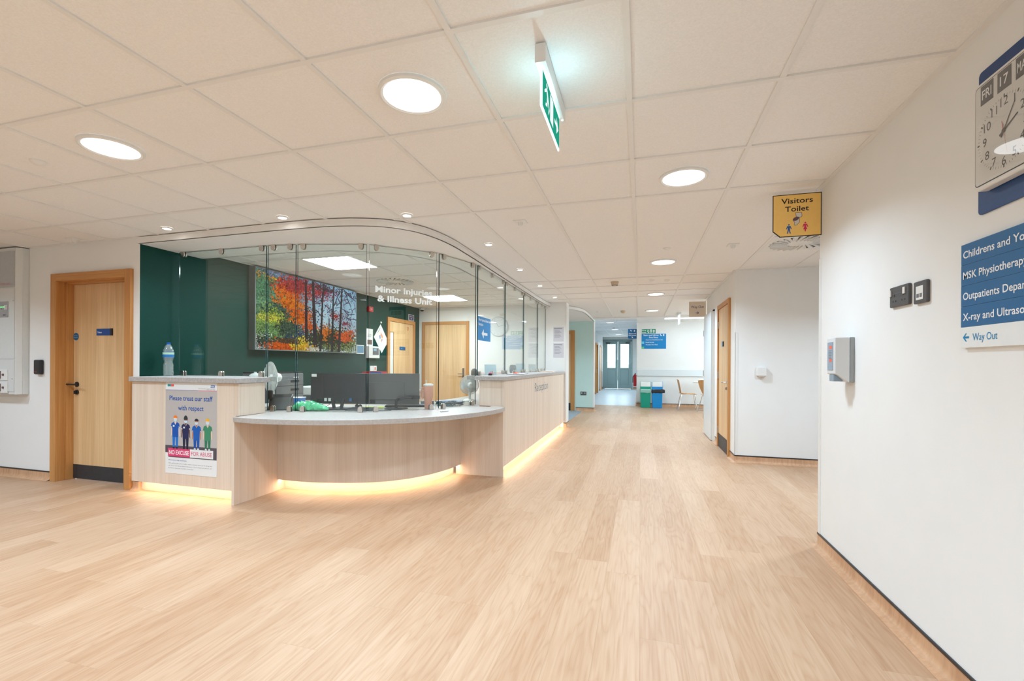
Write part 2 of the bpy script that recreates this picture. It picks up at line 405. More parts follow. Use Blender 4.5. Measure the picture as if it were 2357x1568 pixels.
# bulkhead above the counter
OUTER = spline([(-4.5,3.095),(-3.6,3.09),(-2.9,3.085),(-2.5,3.10),(-2.2,3.15),(-1.95,3.27),(-1.78,3.50),(-1.70,3.85),(-1.685,4.3),(-1.69,5.2),(-1.70,6.5),(-1.70,7.9),(-1.66,8.5),(-1.50,8.85),(-1.30,9.15),(-1.17,9.6),(-1.145,10.2),(-1.145,11.0),(-1.145,11.66)], 7)
INNER = spline([(-4.5,3.74),(-3.2,3.76),(-2.7,3.88),(-2.3,4.15),(-2.08,4.6),(-2.03,5.2),(-2.03,7.0),(-2.03,8.64)], 7)
def bulkhead():
    mb = MB(); n = len(OUTER)
    poly = list(OUTER) + [(-4.5,11.66),(-4.5,8.64)] + list(reversed(INNER))
    mb.prism(poly, SZ, SZ+0.004)                     # soffit
    mb.strip(OUTER, SZ, CZ, 0.012)                   # fascia
    mb.strip(INNER, SZ, CZ, -0.012)
    mb.strip(offset(OUTER,-0.004), CZ-0.016, CZ-0.001, 0.004)
    struct('trim_5', mb, BULK)
bulkhead()

def in_poly(x, y, P):
    c = False; j = len(P)-1
    for i in range(len(P)):
        if (P[i][1] > y) != (P[j][1] > y) and x < (P[j][0]-P[i][0])*(y-P[i][1])/(P[j][1]-P[i][1])+P[i][0]: c = not c
        j = i
    return c
BLOCK = list(OUTER) + [(-4.62,11.66),(-4.62,3.095)]
ROOM = [(-4.5,3.74)] + list(INNER) + [(-4.5,8.65)]
def ceiling():
    mb = MB(); mb.box(-9,4,-4,11.35,CZ+0.007,CZ+0.05); struct('ceiling', mb, CEIL)
    mb = MB(); mb.box(-1.15,4,11.35,11.62,2.335,2.6); struct('trim_6', mb, BULK)
    mb = MB(); mb.box(-0.11,4,11.62,13.6,2.42,2.46); struct('ceiling', mb, CEIL)
    mb = MB(); mb.box(-1.8,-0.11,11.62,22.8,2.55,2.6); struct('ceiling', mb, CEIL)
    mb = MB()
    def bars(test, x0, x1, y0, y1, oy, w=0.024, step=0.05):
        i = math.ceil((x0+0.6528)/0.6); 
        while -0.6528+0.6*i < x1:
            X = -0.6528+0.6*i; st = None; y = y0
            while y <= y1+1e-6:
                ok = test(X, y) and y < y1
                if ok and st is None: st = y
                if not ok and st is not None: mb.box(X-w/2, X+w/2, st, y, CZ, CZ+0.007); st = None
                y += step
            i += 1
        j = math.ceil((y0-oy)/0.6)
        while oy+0.6*j < y1:
            Y = oy+0.6*j; st = None; x = x0
            while x <= x1+1e-6:
                ok = test(x, Y) and x < x1
                if ok and st is None: st = x
                if not ok and st is not None: mb.box(st, x, Y-w/2, Y+w/2, CZ-0.0004, CZ+0.007); st = None
                x += step
            j += 1
    main = lambda x, y: (not in_poly(x, y, BLOCK)) and not (x < -4.6 and y > 3.1) and not (x > 1.13 and (y < 3.43 or 6.1 < y < 8.6)) and not (x < -1.15 and y > 8.5)
    bars(main, -8.88, 3.9, -4, 11.35, 1.464)
    bars(lambda x, y: in_poly(x, y, ROOM), -4.5, -2.0, 3.7, 8.65, 4.215)
    # perimeter angles
    mb.box(1.114,1.138,-4,3.434,CZ-0.001,CZ+0.007); mb.box(-8.88,-4.6,3.086,3.11,CZ-0.001,CZ+0.007)
    mb.box(1.096,1.12,6.08,8.62,CZ-0.001,CZ+0.007); mb.box(1.12,3.9,6.076,6.10,CZ-0.001,CZ+0.007); mb.box(1.12,3.9,3.434,3.458,CZ-0.001,CZ+0.007)
    mb.box(-4.5,-4.476,3.75,8.65,CZ-0.001,CZ+0.007); mb.box(-4.5,-2.0,8.626,8.65,CZ-0.001,CZ+0.007)
    struct('trim_7', mb, TBAR)
    # thin shadow gaps beside the bars are real: tiles sit 7 mm above them
    mb = MB()
    for X in (-1.35, -0.75): mb.box(X-0.012, X+0.012, 11.62, 22.8, 2.543, 2.55)
    k = 12.0
    while k < 22.7: mb.box(-1.8,-0.11,k-0.012,k+0.012,2.5435,2.55); k += 0.6
    struct('trim_8', mb, TBAR)
ceiling()

# coved skirting with black capping: paths have the room on their left
def skirting(name, path):
    prof = [(0.045,0.0),(0.030,0.003),(0.016,0.010),(0.008,0.022),(0.005,0.04),(0.004,0.080)]
    mb = MB(); vs = []; n = len(prof)
    offs = [offset_c(path, d) for d, h in prof]
    for i in range(len(path)):
        for k, (d, h) in enumerate(prof): vs.append((offs[k][i][0], offs[k][i][1], h+0.0008))
    fs = [(i*n+k, (i+1)*n+k, (i+1)*n+k+1, i*n+k+1) for i in range(len(path)-1) for k in range(n-1)]
    mb.add(vs, fs); b = struct(name, mb, SKIRT, smooth=True)
    cap = offset_c(path, 0.007); mb = MB()
    a = offset_c(path, 0.0005)
    for i in range(len(path)-1):
        p, q, r, s = a[i], a[i+1], cap[i+1], cap[i]
        mb.hexa([(*p,.080),(*q,.080),(*r,.080),(*s,.080)], [(*p,.092),(*q,.092),(*r,.092),(*s,.092)])
    struct('skirting_cap', mb, CAPB, b)
def offset_c(P, d):
    out = []
    for i in range(len(P)):
        if i == 0 or i == len(P)-1:
            a, b = (P[0], P[1]) if i == 0 else (P[-2], P[-1])
            t = (Vector(b)-Vector(a)).normalized(); out.append((P[i][0]-t.y*d, P[i][1]+t.x*d))
        else:
            t1 = (Vector(P[i])-Vector(P[i-1])).normalized(); t2 = (Vector(P[i+1])-Vector(P[i])).normalized()
            n1 = Vector((-t1.y,t1.x)); n2 = Vector((-t2.y,t2.x)); m = (n1+n2); m = m / max(1e-6, (1+n1.dot(n2)))
            out.append((P[i][0]+m.x*d, P[i][1]+m.y*d))
    return out
skirting('baseboard_right', [(1.138,-4),(1.138,3.434),(3.9,3.434)])
skirting('baseboard_recess', [(3.9,6.1),(1.12,6.1),(1.12,6.40)][:])
skirting('baseboard_recess_far', [(1.12,7.33),(1.12,7.62)])
skirting('baseboard_left', [(-5.70,3.11),(-8.9,3.11)])
skirting('baseboard_left_short', [(-4.5,3.24),(-4.5,3.11),(-4.575,3.11)])
skirting('baseboard_far', [(3.9,13.6),(-0.11,13.6),(-0.11,22.8),(-0.34,22.8)])
skirting('baseboard_sage', [(-1.14,11.85),(-1.14,11.65),(-1.60,11.65)])
skirting('baseboard_pier', [(-1.352,8.8),(-1.352,8.5),(-1.40,8.5)])
skirting('baseboard_corridor', [(-1.82,22.8),(-1.80,22.8),(-1.80,20.6)])

# ------------------------------------------------------------ doors
def make_door(name, loc, rz, w, h, leaf_mat=None, recess=0.0, jamb=0.06, out=0.03, handle='L', lever=BLACK, kick=0.15, vision=None, hinges=None, fr=(OAKF, OAKR), depth=0.02):
    """w,h outer frame; local x right, -y out of the wall"""
    d = bpy.data.objects.new(name, None); COL.objects.link(d); d['kind'] = 'structure'
    d.location = loc; d.rotation_euler = (0,0,math.radians(rz))
    mb = MB()
    mb.box(0,jamb,-out,recess+depth,0,h); mb.box(w-jamb,w,-out,recess+depth,0,h)
    if recess: mb.box(jamb-0.001,jamb+0.014,recess-0.06,recess+depth,0,h-jamb); mb.box(w-jamb-0.014,w-jamb+0.001,recess-0.06,recess+depth,0,h-jamb)
    obj('door_frame', mb, fr[0], d, bev=0.002)
    mb = MB(); mb.box(jamb,w-jamb,-out,recess+depth,h-jamb,h-0.0005)
    if recess: mb.box(jamb,w-jamb,recess-0.06,recess+depth,h-jamb-0.014,h-jamb+0.001)
    obj('door_frame_head', mb, fr[1], d, bev=0.002)
    g = 0.004 if not recess else 0.016
    x0, x1, z1 = jamb+g, w-jamb-g, h-jamb-g
    ly0, ly1 = recess-(0.0 if recess else 0.012), recess+(0.044 if recess else depth)
    mb = MB()
    if vision:
        vx0, vx1, vz0, vz1 = vision
        mb.box(x0,vx0,ly0,ly1,0.006,z1); mb.box(vx1,x1,ly0,ly1,0.006,z1); mb.box(vx0,vx1,ly0,ly1,0.006,vz0); mb.box(vx0,vx1,ly0,ly1,vz1,z1)
    else: mb.box(x0,x1,ly0,ly1,0.006,z1)
    leaf = obj('door_leaf', mb, leaf_mat or OAKD, d, bev=0.001)
    if vision:
        mb = MB(); mb.box(vx0,vx1,ly0+0.003,ly0+0.007,vz0,vz1); obj('vision_pane', mb, M('wired_pane', (0.75,0.80,0.80), 0.15), leaf)
        mb = MB(); t = 0.012
        mb.box(vx0-t,vx0,ly0-0.004,ly1,vz0-t,vz1+t); mb.box(vx1,vx1+t,ly0-0.004,ly1,vz0-t,vz1+t); mb.box(vx0,vx1,ly0-0.004,ly1,vz1,vz1+t); mb.box(vx0,vx1,ly0-0.004,ly1,vz0-t,vz0)
        obj('pane_bead', mb, OAKF, leaf)
    if kick:
        mb = MB(); mb.box(x0+0.001,x1-0.001,ly0-0.002,ly0,0.008,kick); obj('kick_plate', mb, KICK, leaf)
    if handle:
        hx = x0+0.055 if handle[0] == 'L' else x1-0.055; sg = 1 if handle[0] == 'L' else -1
        mb = MB(); mb.lathe([(0.026,ly0-0.010),(0.026,ly0)], 20, (hx,0,0.965), 'Y')
        mb.tube([(hx,ly0-0.002,0.965),(hx,ly0-0.05,0.965),(hx-sg*0.055 if len(handle) > 1 else hx+sg*0.02,ly0-0.055,0.967),(hx+sg*0.115,ly0-0.055,0.965)] if len(handle) == 1 else [(hx,ly0-0.002,0.965),(hx,ly0-0.05,0.965)], 0.009, 10)
        if len(handle) > 1: mb.tube([(hx-0.06,ly0-0.055,0.967),(hx+0.075,ly0-0.055,0.965)], 0.009, 10)
        obj('door_handle', mb, lever, leaf, smooth=True)
        mb = MB(); mb.lathe([(0.024,ly0-0.012),(0.024,ly0)], 20, (hx,0,0.885), 'Y'); mb.box(hx-0.005,hx+0.005,ly0-0.03,ly0-0.01,0.868,0.902)
        obj('door_lock', mb, lever, leaf, smooth=True)
    if hinges:
        for z in (0.25, 1.05, 1.78):
            mb = MB(); hx = x0 if hinges == 'L' else x1
            mb.lathe([(0.007,z-0.05),(0.007,z+0.05)], 10, (hx,ly0-0.005,0)); mb.box(hx-0.025,hx+0.002,-out-0.001 if not recess else ly0-0.002,-out+0.001 if not recess else ly0,z-0.05,z+0.05)
            obj('hinge', mb, CHROME, d)
    return d, leaf
d1, leaf1 = make_door('door_1', (-5.67,3.11,0), 0, 1.09, 2.07, recess=0.115, jamb=0.075, handle='LL')
n1 = thing('door_sign', 'small blue name plate on the oak door at the far left, lettered Triage', 'sign', (-5.135,3.224,1.493))
mb = MB(); mb.box(-0.112,0.085,-0.004,0,-0.033,0.033); obj('plate', mb, M('door_plate_blue', srgb(0,72,150), 0.4), n1)
mb = MB(); mb.box(0.085,0.112,-0.010,0,-0.034,0.034); obj('slider', mb, BLACK, n1)
text('lettering', 'Triage', -0.098, -0.010, 0.017, INKW, n1, y=-0.0046, bold=0.02)
n2 = thing('fire_door_disc', 'round blue fire door disc on the oak door at the far left', 'sign', (-5.545,3.224,1.452))
mb = MB(); mb.slab(circ(0,0,0.038,24), -0.002, 0); obj('disc', mb, M('disc_blue', srgb(0,104,160), 0.4), n2)
text('lettering', 'Fire door', 0, 0.006, 0.009, INKW, n2, width=0.05, align='CENTER', y=-0.0026); text('lettering', 'keep shut', 0, -0.012, 0.009, INKW, n2, width=0.055, align='CENTER', y=-0.0026)

# panelled oak door on the right, in the plane of the passage wall
d2, leaf2 = make_door('door_2', (1.12,7.30,0), -90, 0.90, 2.07, jamb=0.06, out=0.028, handle='R', lever=CHROME, kick=0.2, hinges='L')
s = thing('door_sign', 'small blue plate on the oak door on the right of the passage', 'sign', (1.108-0.0005,6.90,1.49), -90)
mb = MB(); mb.box(-0.05,0.05,-0.006,0,-0.035,0.035); obj('plate', mb, BLUE2, s); mb = MB(); mb.box(0.05,0.075,-0.012,0,-0.035,0.035); obj('slider', mb, BLACK, s)
# green wall door of the office
d3, leaf3 = make_door('door_3', (-4.5,7.375,0), 90, 1.05, 2.055, jamb=0.07, out=0.03, handle=None, kick=0, vision=(0.10,0.22,0.72,1.78))
s = thing('door_sign', 'small blue plate on the oak door in the green office wall', 'sign', (-4.4875,7.93,1.488), 90)
mb = MB(); mb.box(-0.11,0.11,-0.004,0,-0.033,0.033); obj('plate', mb, BLUE, s); text('lettering', 'Store', -0.06, -0.010, 0.018, INKW, s, y=-0.0046)
s = thing('heart_sticker', 'small red heart outline sticker on the oak door in the green wall', 'sticker', (-4.4875,8.14,1.89), 90)
mb = MB(); mb.tube([(0.03*math.sin(t)**3, -0.001, 0.0025*(13*math.cos(t)-5*math.cos(2*t)-2*math.cos(3*t)-math.cos(4*t))) for t in [k*math.pi/10 for k in range(20)]], 0.003, 5, True); obj('heart', mb, RED, s)
# white office wall door
d4, leaf4 = make_door('door_4', (-4.425,8.65,0), 0, 1.055, 2.07, jamb=0.065, out=0.02, handle=None, kick=0)
mb = MB(); mb.box(0.915,0.955,-0.022,-0.012,0.905,1.105); mb.tube([(0.935,-0.02,0.99),(0.935,-0.055,0.99),(0.83,-0.06,0.99)], 0.009, 10); obj('door_handle', mb, M('bronze_lever', (0.35,0.26,0.18), 0.3, 0.9), leaf4, smooth=True)
# door beside sage wall
make_door('door_5', (-2.42,11.65,0), 0, 0.79, 2.07, jamb=0.10, out=0.03, handle=None, kick=0.2)
# corridor doors on its left wall
make_door('door_6', (-1.80,18.4,0), 90, 0.95, 2.07, leaf_mat=WHITE, jamb=0.06, out=0.09, handle='R', lever=STEEL, kick=0)
make_door('door_7', (-1.80,20.9,0), 90, 0.95, 2.07, leaf_mat=WHITE, jamb=0.05, out=0.04, handle='R', lever=STEEL, kick=0)
# white fire door folded back on the passage wall
def held_open():
    d = bpy.data.objects.new('door_8', None); COL.objects.link(d); d['kind'] = 'structure'; d.location = (1.12,8.58,0); d.rotation_euler = (0,0,math.radians(-90))
    mb = MB(); mb.box(0.0,0.85,-0.050,-0.006,0.01,2.04); l = obj('door_leaf', mb, M('white_door_enamel', (0.74,0.78,0.79), 0.35, noise=0.01), d, bev=0.002)
    for z in (0.3, 1.05, 1.75):
        mb = MB(); mb.lathe([(0.008,z-0.05),(0.008,z+0.05)], 10, (-0.006,-0.052,0)); mb.box(-0.005,0.0,-0.05,-0.006,z-0.05,z+0.05); obj('hinge', mb, CHROME, l)
    mb = MB(); mb.box(0.852,0.875,-0.03,-0.001,0.0,2.07); mb.box(-0.0,0.875,-0.03,-0.001,2.045,2.07); obj('door_frame', mb, WHITE, d)
held_open()
def end_doors():
    d = bpy.data.objects.new('door_9', None); COL.objects.link(d); d['kind'] = 'structure'; d.location = (-1.775,22.8,0)
    W_, H_ = 1.395, 2.43
    mb = MB(); mb.box(0.0,0.07,-0.03,0.1,0,H_-0.09); mb.box(W_-0.07,W_,-0.03,0.1,0,H_-0.09); mb.box(0,W_,-0.05,0.1,H_-0.09,H_-0.002); obj('door_frame', mb, DOORG, d, bev=0.004)
    mb = MB(); mb.box(0.02,W_-0.02,-0.10,-0.05,H_-0.11,H_-0.02); obj('closer_rail', mb, M('closer_grey', srgb(120,140,142), 0.4), d, bev=0.004)
    for x0, x1 in ((0.072,0.694),(0.701,W_-0.072)):
        mb = MB(); a, b = x0+0.125, x1-0.11
        mb.box(x0,a,0.0,0.05,0.01,2.33); mb.box(b,x1,0.0,0.05,0.01,2.33); mb.box(a,b,0.0,0.05,0.01,1.03); mb.box(a,b,0.0,0.05,2.19,2.33)
        l = obj('door_leaf', mb, DOORG, d, bev=0.003)
        mb = MB(); mb.box(a,b,0.022,0.028,1.03,2.19); obj('pane', mb, PANE, l)
        mb = MB(); t = 0.008
        for q in (rect(a,b,0.20,0.20+t), rect(a,b,0.94,0.94+t), rect(a,a+t,0.20,0.948), rect(b-t,b,0.20,0.948)): mb.slab(q, -0.004, 0.0)
        obj('moulding', mb, M('moulding_grey', srgb(110,130,132), 0.5), l)
        mb = MB(); cx = x0+0.16 if x0 < 0.5 else x1-0.16; mb.box(cx-0.1,cx+0.1,-0.045,0,2.22,2.28); obj('door_closer', mb, GREY, l, bev=0.004)
end_doors()
mb = MB()
for k in range(160):
    x = -9+18*random.random(); r = 0.5+0.5*random.random(); mb.lathe([(0.05,0.0),(r,0.4*r),(r*0.9,1.1*r),(0.08,1.6*r)], 7, (x,36+2*random.random(),0))
h = obj('hedge', mb, M('pale_hedge', (0.25,0.32,0.24), 0.9, noise=0.4), None); h['kind'] = 'stuff'; tag(h, 'pale bushes seen outdoors through the glazed end doors', 'hedge')

# ------------------------------------------------------------ lamps of the ceiling
def lamp(name, parent, watts, size, spread, z, col=None):
    d = bpy.data.lights.new(name, 'AREA'); d.shape = 'DISK'; d.size = size; d.energy = watts; d.spread = math.radians(spread); d.color = col or C_DOWN
    o = bpy.data.objects.new(name, d); COL.objects.link(o); o.parent = parent; o.location = (0,0,z); return o
def downlight(label, x, y, R=0.145):
    t = thing('ceiling_downlight', label, 'ceiling light', (x,y,CZ+0.006), 0, 'round flush downlights')
    mb = MB(); n = 40
    prof = [(R,0.0),(R,-0.012),(R-0.012,-0.017),(R-0.022,-0.012)]
    vs = [(r*math.cos(2*math.pi*k/n), r*math.sin(2*math.pi*k/n), h) for r, h in prof for k in range(n)]
    mb.add(vs, [(j*n+k,(j+1)*n+k,(j+1)*n+(k+1)%n,j*n+(k+1)%n) for j in range(3) for k in range(n)]); obj('rim', mb, WHITE, t, smooth=True)
    mb = MB(); vs = [((R-0.022)*math.cos(2*math.pi*k/n), (R-0.022)*math.sin(2*math.pi*k/n), -0.012) for k in range(n)]
    mb.add(vs, [tuple(range(n))[::-1]]); obj('diffuser', mb, LAMP, t)
    lamp('lamp', t, P_DOWN, 0.23, 140, -0.0135)
    return t
REAR = bpy.data.lights.new('lamp_rear','AREA'); REAR.shape = 'DISK'; REAR.size = 0.23; REAR.energy = P_DOWN*1.55; REAR.spread = math.radians(150); REAR.color = C_DOWN
FARL = REAR.copy(); FARL.name = 'lamp_far'; FARL.energy = P_DOWN*1.6; FARL.spread = math.radians(145)
dl = downlight('large round downlight over the left foreground, nearest the left edge', -2.772, 1.768)
for x, y, lb in ((-0.957,1.766,'large round downlight in the near ceiling beside the green exit sign'),
                 (0.25,2.984,'round downlight on the right, nearest to the yellow toilet sign'),
                 (0.24,5.38,'round downlight second from near in the row along the passage'),
                 (0.235,7.79,'round downlight third from near in the row along the passage'),
                 (0.233,10.147,'farthest round downlight in the row along the passage'),
                 (0.24,0.1,'round downlight overhead, seen only as a reflection in the clock glass'),
                 (-4.60,1.768,'round downlight left of the frame, in line with the two near ones'),
                 (-6.42,1.768,'outermost round downlight left of the frame'),
                 (-6.42,-0.63,'added fill downlight at the far left behind the camera'),  # rows behind the camera are added to fill what faces it
                 (-4.60,-0.63,'added fill downlight left behind the camera'),
                 (-2.77,-0.63,'added fill downlight just left behind the camera'),
                 (-0.957,-0.63,'added fill downlight close behind the camera'),
                 (-2.77,-2.9,'added fill downlight well behind the camera, on the left'),
                 (-0.957,-2.9,'added fill downlight well behind the camera, on the right'),
                 (2.2,4.45,'added downlight brightening the recess, hidden behind the right wall'),  # unseen lamp, added to brighten the recess wall
                 (-2.6,10.2,'added unseen downlight under the bulkhead of the side corridor')):  # added to brighten the side corridor and sage wall
    r_ = dup(dl, (x,y,(CZ if x > -2 or y < 9 else SZ)+0.006), lb)
    if y < 0.5:                                        # power raised as fill for surfaces facing the camera
        for c_ in r_.children:
            if c_.type == 'LIGHT': c_.data = REAR
    elif (x > 0 and y > 5) or x == 2.2:
        for c_ in r_.children:
            if c_.type == 'LIGHT': c_.data = FARL
def spot(label, x, y, r=0.032, group='small ceiling spots along the bulkhead'):
    t = thing('ceiling_spot', label, 'ceiling light', (x,y,CZ+0.006), 0, group)
    mb = MB(); n = 24; prof = [(r+0.012,0),(r+0.012,-0.008),(r,-0.011),(r,-0.004)]
    vs = [(q*math.cos(2*math.pi*k/n), q*math.sin(2*math.pi*k/n), h) for q, h in prof for k in range(n)]
    mb.add(vs, [(j*n+k,(j+1)*n+k,(j+1)*n+(k+1)%n,j*n+(k+1)%n) for j in range(3) for k in range(n)]); obj('bezel', mb, WHITE, t, smooth=True)
    mb = MB(); mb.add([(r*math.cos(2*math.pi*k/n), r*math.sin(2*math.pi*k/n), -0.0075) for k in range(n)], [tuple(range(n))[::-1]]); obj('bulb', mb, SPOT, t); lamp('lamp', t, P_SPOT, 0.05, 120, -0.0085)
    return t
sp = spot('small bright spot in the ceiling above the left end of the counter', -3.966, 2.958)
for i, (x, y) in enumerate([(-2.764,2.978),(-1.77,3.189),(-1.428,4.173),(-1.434,5.385),(-1.44,6.563),(-1.443,7.779)]):
    dup(sp, (x,y,CZ+0.006), 'small ceiling spot, %s from the left along the counter front' % ('second','third','fourth','fifth','sixth','seventh and farthest')[i])
def panel(label, x, y, z=CZ-0.001, w=0.59, d=0.59, mat=PANEL, group=None):
    t = thing('ceiling_light', label, 'ceiling light', (x,y,z), 0, group)
    mb = MB(); f = 0.006
    for a in ((-w/2,w/2,-d/2,-d/2+f),(-w/2,w/2,d/2-f,d/2),(-w/2,-w/2+f,-d/2+f,d/2-f),(w/2-f,w/2,-d/2+f,d/2-f)): mb.box(*a,-0.004,0.0)
    obj('frame', mb, WHITE, t); mb = MB(); mb.add([(-w/2+f,-d/2+f,-0.002),(-w/2+f,d/2-f,-0.002),(w/2-f,d/2-f,-0.002),(w/2-f,-d/2+f,-0.002)], [(0,1,2,3)]); obj('diffuser', mb, mat, t)
    return t
panel('square light panel in the office ceiling, nearest above the monitors', -3.353, 4.515, group='square office light panels')
panel('square light panel in the office ceiling, farther one before the white wall', -3.353, 7.455, group='square office light panels')
panel('bright light panel over the far waiting area beside the Way Out sign', 1.2, 12.5, 2.419, 1.2, 0.5, FARP)
panel('added cool light panel in the waiting area ceiling, hidden to the right', 2.8, 12.5, 2.419, 1.2, 0.5, FARP)  # unseen panel, added to give the waiting area cool light
panel('added cool light panel of the waiting area before the window', 2.6, 10.4, CZ-0.001, 1.19, 0.59, FARP)  # likewise added out of view, for more cool light
for y, lb in ((14.9,'nearer round downlight in the corridor ceiling before the end doors'),(17.8,'middle round downlight in the corridor ceiling'),(20.8,'farther round downlight in the corridor ceiling by the end doors')):
    dup(dl, (-0.95,y,2.556), lb)

# exit blade
t = thing('exit_sign', 'hanging green running man exit blade under a white ceiling housing', 'exit sign', (-0.355,1.80,CZ))
mb = MB(); mb.box(-0.02,0.02,-0.2,0.24,-0.068,0.0); obj('housing', mb, WHITE, t, bev=0.002)
mb = MB(); mb.box(-0.003,0.003,-0.185,0.185,-0.218,-0.068); b = obj('blade', mb, EM('blade_edge_glow', (0.62,0.95,1.0,1), 2.6), t)
mb = MB(); mb.box(0.0035,0.0045,-0.172,0.176,-0.210,-0.080); mb.box(-0.0045,-0.0035,-0.172,0.176,-0.210,-0.080); fce = obj('green_face', mb, EM('exit_green_glow', srgb(40,165,135), 0.95), b)
pw = Flat(0)
def blade_shapes(pw):
    q = []
    q.append(circ(-0.10,0.045,0.011,14)); q.append([(-0.115,0.03),(-0.09,0.035),(-0.07,0.01),(-0.085,-0.005)]); q.append([(-0.085,-0.005),(-0.07,0.01),(-0.045,-0.02),(-0.06,-0.045),(-0.07,-0.04),(-0.062,-0.02)])
    q.append([(-0.10,0.005),(-0.085,-0.005),(-0.09,-0.03),(-0.125,-0.04),(-0.122,-0.028),(-0.10,-0.02)]); q.append([(-0.115,0.03),(-0.108,0.02),(-0.14,0.0),(-0.145,0.008)]); q.append(rect(-0.035,0.03,-0.05,0.055))
    q.append([(0.06,-0.008),(0.105,-0.008),(0.105,-0.035),(0.15,0.0),(0.105,0.035),(0.105,0.008),(0.06,0.008)])
    return q
mb = MB()
for q in blade_shapes(None): n = len(q); mb.add([(0.0052,x,z-0.145) for x,z in q], [tuple(range(n))])
obj('pictogram', mb, EM('exit_white_glow', (0.85,0.97,1,1), 1.1), fce)
mb = MB(); mb.lathe([(0.004,-0.0705),(0.004,-0.068)], 10, (0.012,0.21,0))
for dx in (-0.03,0.03):
    d = bpy.data.lights.new('added_glow','POINT'); d.energy = 0.8; d.color = (0.45,0.88,1.0); d.shadow_soft_size = 0.004; o = bpy.data.objects.new('added_glow',d); COL.objects.link(o); o.parent = t; o.location = (dx*1.4,-0.05,-0.15)  # point lights added beside the blade to cast its glow on the ceiling
obj('indicator', mb, EM('led_white', (0.8,1,1,1), 4), t)

# small ceiling devices
def puck(name, label, cat, x, y, prof, mat, z=CZ+0.007, plate=None, group=None):
    t = thing(name, label, cat, (x,y,z), 0, group)
    mb = MB(); mb.lathe(prof, 24); obj('body', mb, mat, t, smooth=True)
    if plate: mb = MB(); mb.box(-plate,plate,-plate,plate,-0.008,0); obj('plate', mb, WHITE, t, bev=0.002)
    return t
DOME = [(0.038,0),(0.038,-0.006),(0.03,-0.014),(0.018,-0.022),(0.006,-0.024)]
puck('motion_sensor','small round ceiling sensor at the left, below the nearest left downlight','sensor',-3.389,1.782,DOME,WHITE)
DOME2 = [(0.022,-0.008),(0.022,-0.02),(0.017,-0.034),(0.006,-0.04)]
puck('motion_sensor','square based ceiling sensor above the door on the left','sensor',-5.186,3.0,DOME2,WHITE,plate=0.05)
puck('motion_sensor','square based ceiling sensor between bulkhead and middle of the ceiling','sensor',-0.954,3.587,DOME2,WHITE,plate=0.05)
puck('motion_sensor','square based ceiling sensor left of the yellow toilet sign','sensor',0.857,4.807,DOME2,WHITE,plate=0.05)
puck('sprinkler_head','small round ceiling device before the second downlight of the passage','sensor',0.248,4.784,DOME,WHITE)
t = puck('smoke_detector','cream smoke detector hanging from the passage ceiling left of the downlight row','smoke detector',-0.357,6.544,[(0.055,0),(0.055,-0.012),(0.05,-0.016),(0.05,-0.035),(0.042,-0.05),(0.02,-0.055)],M('cream_plastic',srgb(205,186,160),0.5))
mb = MB(); mb.lathe([(0.043,-0.050),(0.043,-0.054)],20); obj('vent_ring', mb, BLACK, t)
puck('smoke_detector','far smoke detector near the end of the passage ceiling','smoke detector',-0.372,10.085,[(0.055,0),(0.055,-0.012),(0.05,-0.035),(0.035,-0.05),(0.02,-0.055)],M('cream_plastic',srgb(205,186,160),0.5))
puck('sprinkler_head','left of two small round discs before the third downlight','sensor',0.142,6.534,DOME,WHITE)
puck('sprinkler_head','right of two small round discs before the third downlight','sensor',0.344,6.585,DOME,WHITE)
puck('sprinkler_head','small round disc in the ceiling above the sage wall','sensor',-0.914,10.124,DOME,WHITE)
puck('smoke_detector','smoke detector in the corridor ceiling before the grey end doors','smoke detector',-0.95,17.0,[(0.055,0),(0.055,-0.012),(0.05,-0.035),(0.035,-0.05),(0.02,-0.055)],WHITE,z=2.55)
t = puck('security_camera','small white dome camera in the corner of green and white walls','camera',-4.40,8.58,[(0.05,0),(0.05,-0.035),(0.04,-0.045)],WHITE,z=CZ)
mb = MB(); mb.lathe([(0.038,-0.045),(0.03,-0.065),(0.01,-0.075)],20); obj('lens_dome', mb, BLACKG, t, smooth=True)
def swirl(label, x, y):
    t = thing('air_diffuser', label, 'air vent', (x,y,CZ+0.002), 0, 'swirl air diffusers')
    mb = MB(); mb.box(-0.288,0.288,-0.288,0.288,-0.004,0.004); obj('plate', mb, WHITE, t)
    mb = MB(); n = 24
    for k in range(n):
        a = 2*math.pi*k/n; a2 = a+0.55
        for (q, hgt) in ((0.035,-0.0045),):
            p0 = (0.10*math.cos(a),0.10*math.sin(a)); p1 = (0.255*math.cos(a2-0.25),0.255*math.sin(a2-0.25)); d = 0.022
            nx, ny = -math.sin(a2-0.25), math.cos(a2-0.25)
            mb.add([(p0[0],p0[1],hgt),(p1[0]-nx*d,p1[1]-ny*d,hgt),(p1[0]+nx*d*0.3,p1[1]+ny*d*0.3,hgt)], [(0,1,2)])
    obj('slot_shadow', mb, M('vent_void', (0.03,0.022,0.018), 0.9), t)
    mb = MB()
    for k in range(n):
        a = 2*math.pi*k/n+0.3; nx, ny = -math.sin(a), math.cos(a); r0, r1, d = 0.11, 0.25, 0.006
        mb.hexa([(r0*math.cos(a-.3),r0*math.sin(a-.3),-0.016),(r1*math.cos(a)-nx*d,r1*math.sin(a)-ny*d,-0.018),(r1*math.cos(a)+nx*d,r1*math.sin(a)+ny*d,-0.018),(r0*math.cos(a-.28),r0*math.sin(a-.28),-0.016)],
                [(r0*math.cos(a-.3),r0*math.sin(a-.3),-0.005),(r1*math.cos(a)-nx*d,r1*math.sin(a)-ny*d,-0.005),(r1*math.cos(a)+nx*d,r1*math.sin(a)+ny*d,-0.005),(r0*math.cos(a-.28),r0*math.sin(a-.28),-0.005)])
    obj('swirl_vane', mb, WHITE, t)
